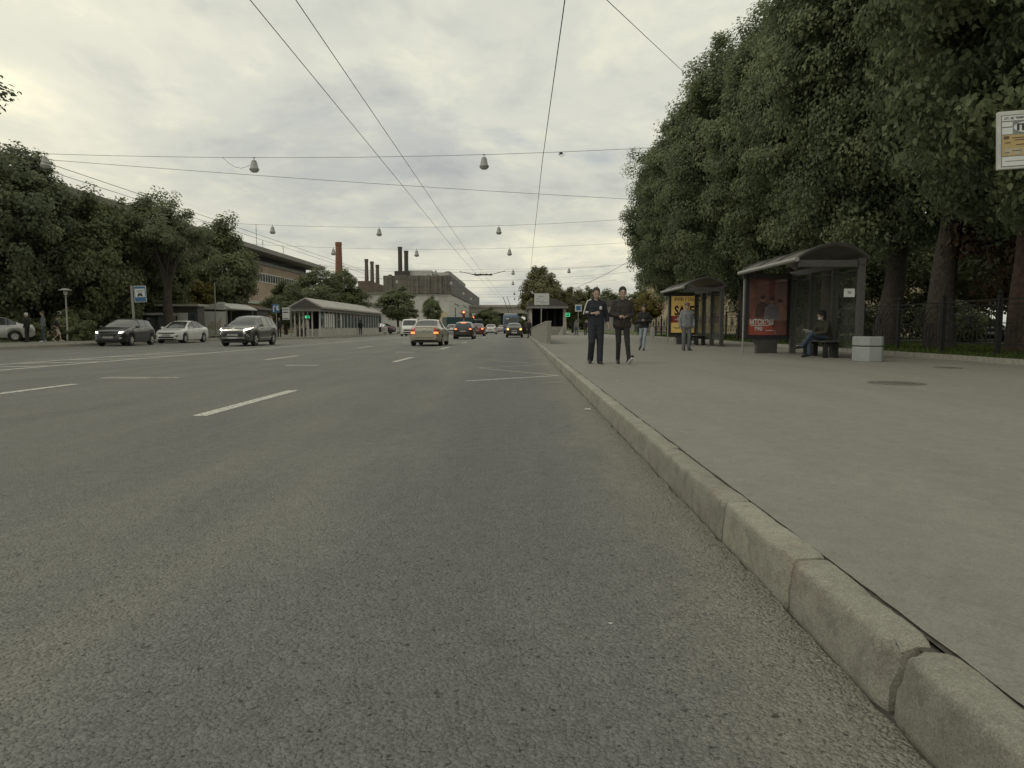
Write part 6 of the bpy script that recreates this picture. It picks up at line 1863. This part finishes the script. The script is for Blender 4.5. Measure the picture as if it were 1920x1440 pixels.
bg = MB(); bg.prism([(-.075, .0), (.075, .0), (.09, .22), (.07, .38), (.02, .43), (-.02, .43), (-.07, .38), (-.09, .22)], 'y', -.045, .045)
b = thing('carrier_bag', 'white carrier bag hanging beside the woman in pale jeans', 'bag', (4.94, 25.85, pl + .45), .5)
bg.build('sack', 'cloth_white', b, bevel=.02, smooth=50); MB().tube([(-.02, 0, .42), (-.05, -.01, .55), (-.09, -.02, .68), (-.04, 0, .60), (.02, 0, .42)], .012, 5).build('strap', 'cloth_white', b)
t, P = person('man in grey jacket and reddish cap standing before the yellow poster', (6.20, 25.8, pl), PI + .05, 1.76, dict(
    elR=(.25, -.01, 1.12), wrR=(.245, .05, .88), hdR=(.235, .07, .80), elL=(-.25, -.01, 1.12), wrL=(-.25, .05, .88), hdL=(-.24, .07, .80), palmR=(-1, 0, 0), palmL=(1, 0, 0)),
    dict(top='cloth_grey', legs='cloth_greytrousers', shoe='shoe_black', cap='cap_red', hair='hair_brown', fit=1.12, leg_fit=1.08, hem=.02), vox=.012)
# seated man: facing the road, legs crossed
t, P = person('man in olive jacket and jeans with a white face mask sitting in the near shelter', (8.70, 19.85, pl - .42), PI / 2 + .25, 1.76, dict(
    head=(0, .13, 1.60), face=(.25, 1, -.45), neck=(0, .06, 1.45), chest=(0, .03, 1.27), waist=(0, -.02, 1.08), hip=(0, -.04, .98),
    shR=(.19, .06, 1.38), shL=(-.19, .06, 1.38), elR=(.24, .18, 1.14), wrR=(.10, .36, 1.10), hdR=(.05, .42, 1.12), palmR=(0, 0, 1),
    elL=(-.24, .16, 1.13), wrL=(-.08, .36, 1.09), hdL=(-.03, .43, 1.11), palmL=(0, 0, 1),
    hpR=(.09, 0, .98), knR=(.08, .44, 1.00), anR=(.10, .42, .52), toR=(.12, .58, .465),
    hpL=(-.09, 0, .99), knL=(-.02, .45, 1.10), anL=(.17, .62, .74), toL=(.20, .78, .70)),
    dict(top='cloth_olive', legs='denim', shoe='shoe_black', hair='hair_black', hood='cloth_black', mask='cloth_white', fit=1.08))
b = MB().span((-.10, -.004, -.07), (.10, .004, .07)).build('paper', 'cloth_white', None, (8.70 - .50, 19.88, pl + .75), rot=(R(-50), 0, PI / 2 + .25))
tag(b, 'pale folded paper in the hands of the seated man', 'paper')


def small(label, x, y, z, rz, H, wear, J=None, vox=.02):
    return person(label, (x, y, z), rz, H, J or {}, wear, vox=vox)


stride = dict(knR=(.10, .20, .53), anR=(.10, .24, .10), toR=(.11, .40, .06), knL=(-.10, .02, .50), anL=(-.10, -.30, .16), toL=(-.10, -.18, .06), elR=(.24, -.14, 1.14), wrR=(.22, .06, 1.0), hdR=(.21, .12, .95), elL=(-.24, .10, 1.14), wrL=(-.20, .30, 1.10), hdL=(-.18, .36, 1.12))
small('person in dark clothes standing by the kerbside sedan and the parapet', .98, 66.0, .005, 2.6, 1.76, dict(top='cloth_black', legs='cloth_black', hair='hair_brown'))
small('left one of two dark figures standing right of the right pavilion', 6.3, 76.5, .15, 2.9, 1.72, dict(top='cloth_greytrousers', legs='denim', hair='hair_brown'))
small('right one of two figures by the right pavilion, black top', 7.35, 77.0, .15, 3.5, 1.70, dict(top='cloth_black', legs='cloth_black', hair='hair_black', sole='cloth_white'))
small('person in black with white headwear at the left picture edge', -28.2, 39.6, .165, 1.6, 1.66, dict(top='cloth_black', legs='cloth_black', hair='cloth_white'))
small('person in dark jacket and jeans standing right of the white headwear person', -27.6, 40.1, .148, 2.2, 1.80, dict(top='cloth_greytrousers', legs='denim', hair='hair_brown', shoe='cloth_white', zip='cloth_white'))
small('person in dark top and pale shorts striding through the left square', -27.95, 41.8, .15, -1.3, 1.5, dict(top='cloth_black', legs='khaki', leg_len=0, sleeve=0, hair='hair_brown', shoe='khaki'), stride)
small('person in black waiting at the corner of the left pavilion', -21.5, 62.2, .148, 3.4, 1.74, dict(top='cloth_black', legs='cloth_black', hair='hair_brown'))
small('second dark figure left of the one at the left pavilion corner', -22.9, 63.0, .148, 1.4, 1.66, dict(top='cloth_black', legs='cloth_greytrousers', hair='hair_black'))
small('dark figure passing along the windows of the left pavilion', -18.25, 80, .148, .2, 1.7, dict(top='cloth_black', legs='cloth_black', hair='hair_black'), stride)

# ================================================================== LITTER
def scrap(label, x, y, z, s, m, seed):
    g = random.Random(seed)
    vs = [(g.uniform(-1, 1) * s, g.uniform(-1, 1) * s * .6, g.uniform(0, .5) * s + .002) for _ in range(7)]
    bm = bmesh.new(); vv = [bm.verts.new(v) for v in vs]
    bmesh.ops.convex_hull(bm, input=vv)
    me = bpy.data.meshes.new('scrap'); bm.to_mesh(me); bm.free(); me.materials.append(M(m))
    return tag(link('litter_scrap', me, None, (x, y, z)), label, 'litter')


scrap('small white paper scrap on the road near the middle of the kerb', .84, 8.35, 0, .05, 'cloth_white', 1)
scrap('tiny white scrap on the road in the foreground', .31, 2.27, 0, .011, 'cloth_white', 2)
scrap('white pebble in the gutter at the wide kerb joint', .905, 2.02, -.004, .012, 'cloth_white', 3)
scrap('dark leaf bit on the road near the bottom edge', .66, 1.72, 0, .012, 'soil', 4)
scrap('white scrap on the pavement between kerb and walking men', 1.55, 10.9, .15, .03, 'cloth_white', 5)
scrap('white scrap on the pavement in front of the standing man', 5.0, 22.8, .15, .05, 'cloth_white', 6)
scrap('white scrap on the pavement left of the red advert foot', 7.4, 22.0, .15, .04, 'cloth_white', 7)
scrap('white scrap on the pavement right of the litter bin', 9.9, 17.0, .15, .03, 'cloth_white', 8)
# grit gathered in the gutter
g = np.random.default_rng(3)
n = 1400
Y = .3 + 9 * g.random(n) ** 1.6; X = .945 - np.abs(g.normal(0, .07, n)) - .012; S = .0035 * g.uniform(.5, 1.6, n)
V = np.empty((n, 4, 3)); base = np.stack([X, Y, np.zeros(n) + .001], 1)
for q in range(3): V[:, q] = base + np.stack([np.cos(q * 2.09 + Y * 99) * S, np.sin(q * 2.09 + Y * 99) * S, np.zeros(n)], 1)
V[:, 3] = base + np.stack([np.zeros(n), np.zeros(n), S * 1.1], 1)
o = np.arange(n)[:, None] * 4
F = np.concatenate([o + np.array([[0, 1, 3]]), o + np.array([[1, 2, 3]]), o + np.array([[2, 0, 3]])])
tag(link('grit', np_mesh('grit', V.reshape(-1, 3), F, mat('grit', (0.15, 0.142, 0.115), 0.9, var=0.4, scale=80))), 'loose grit gathered in the gutter along the kerb', 'grit', kind='stuff')
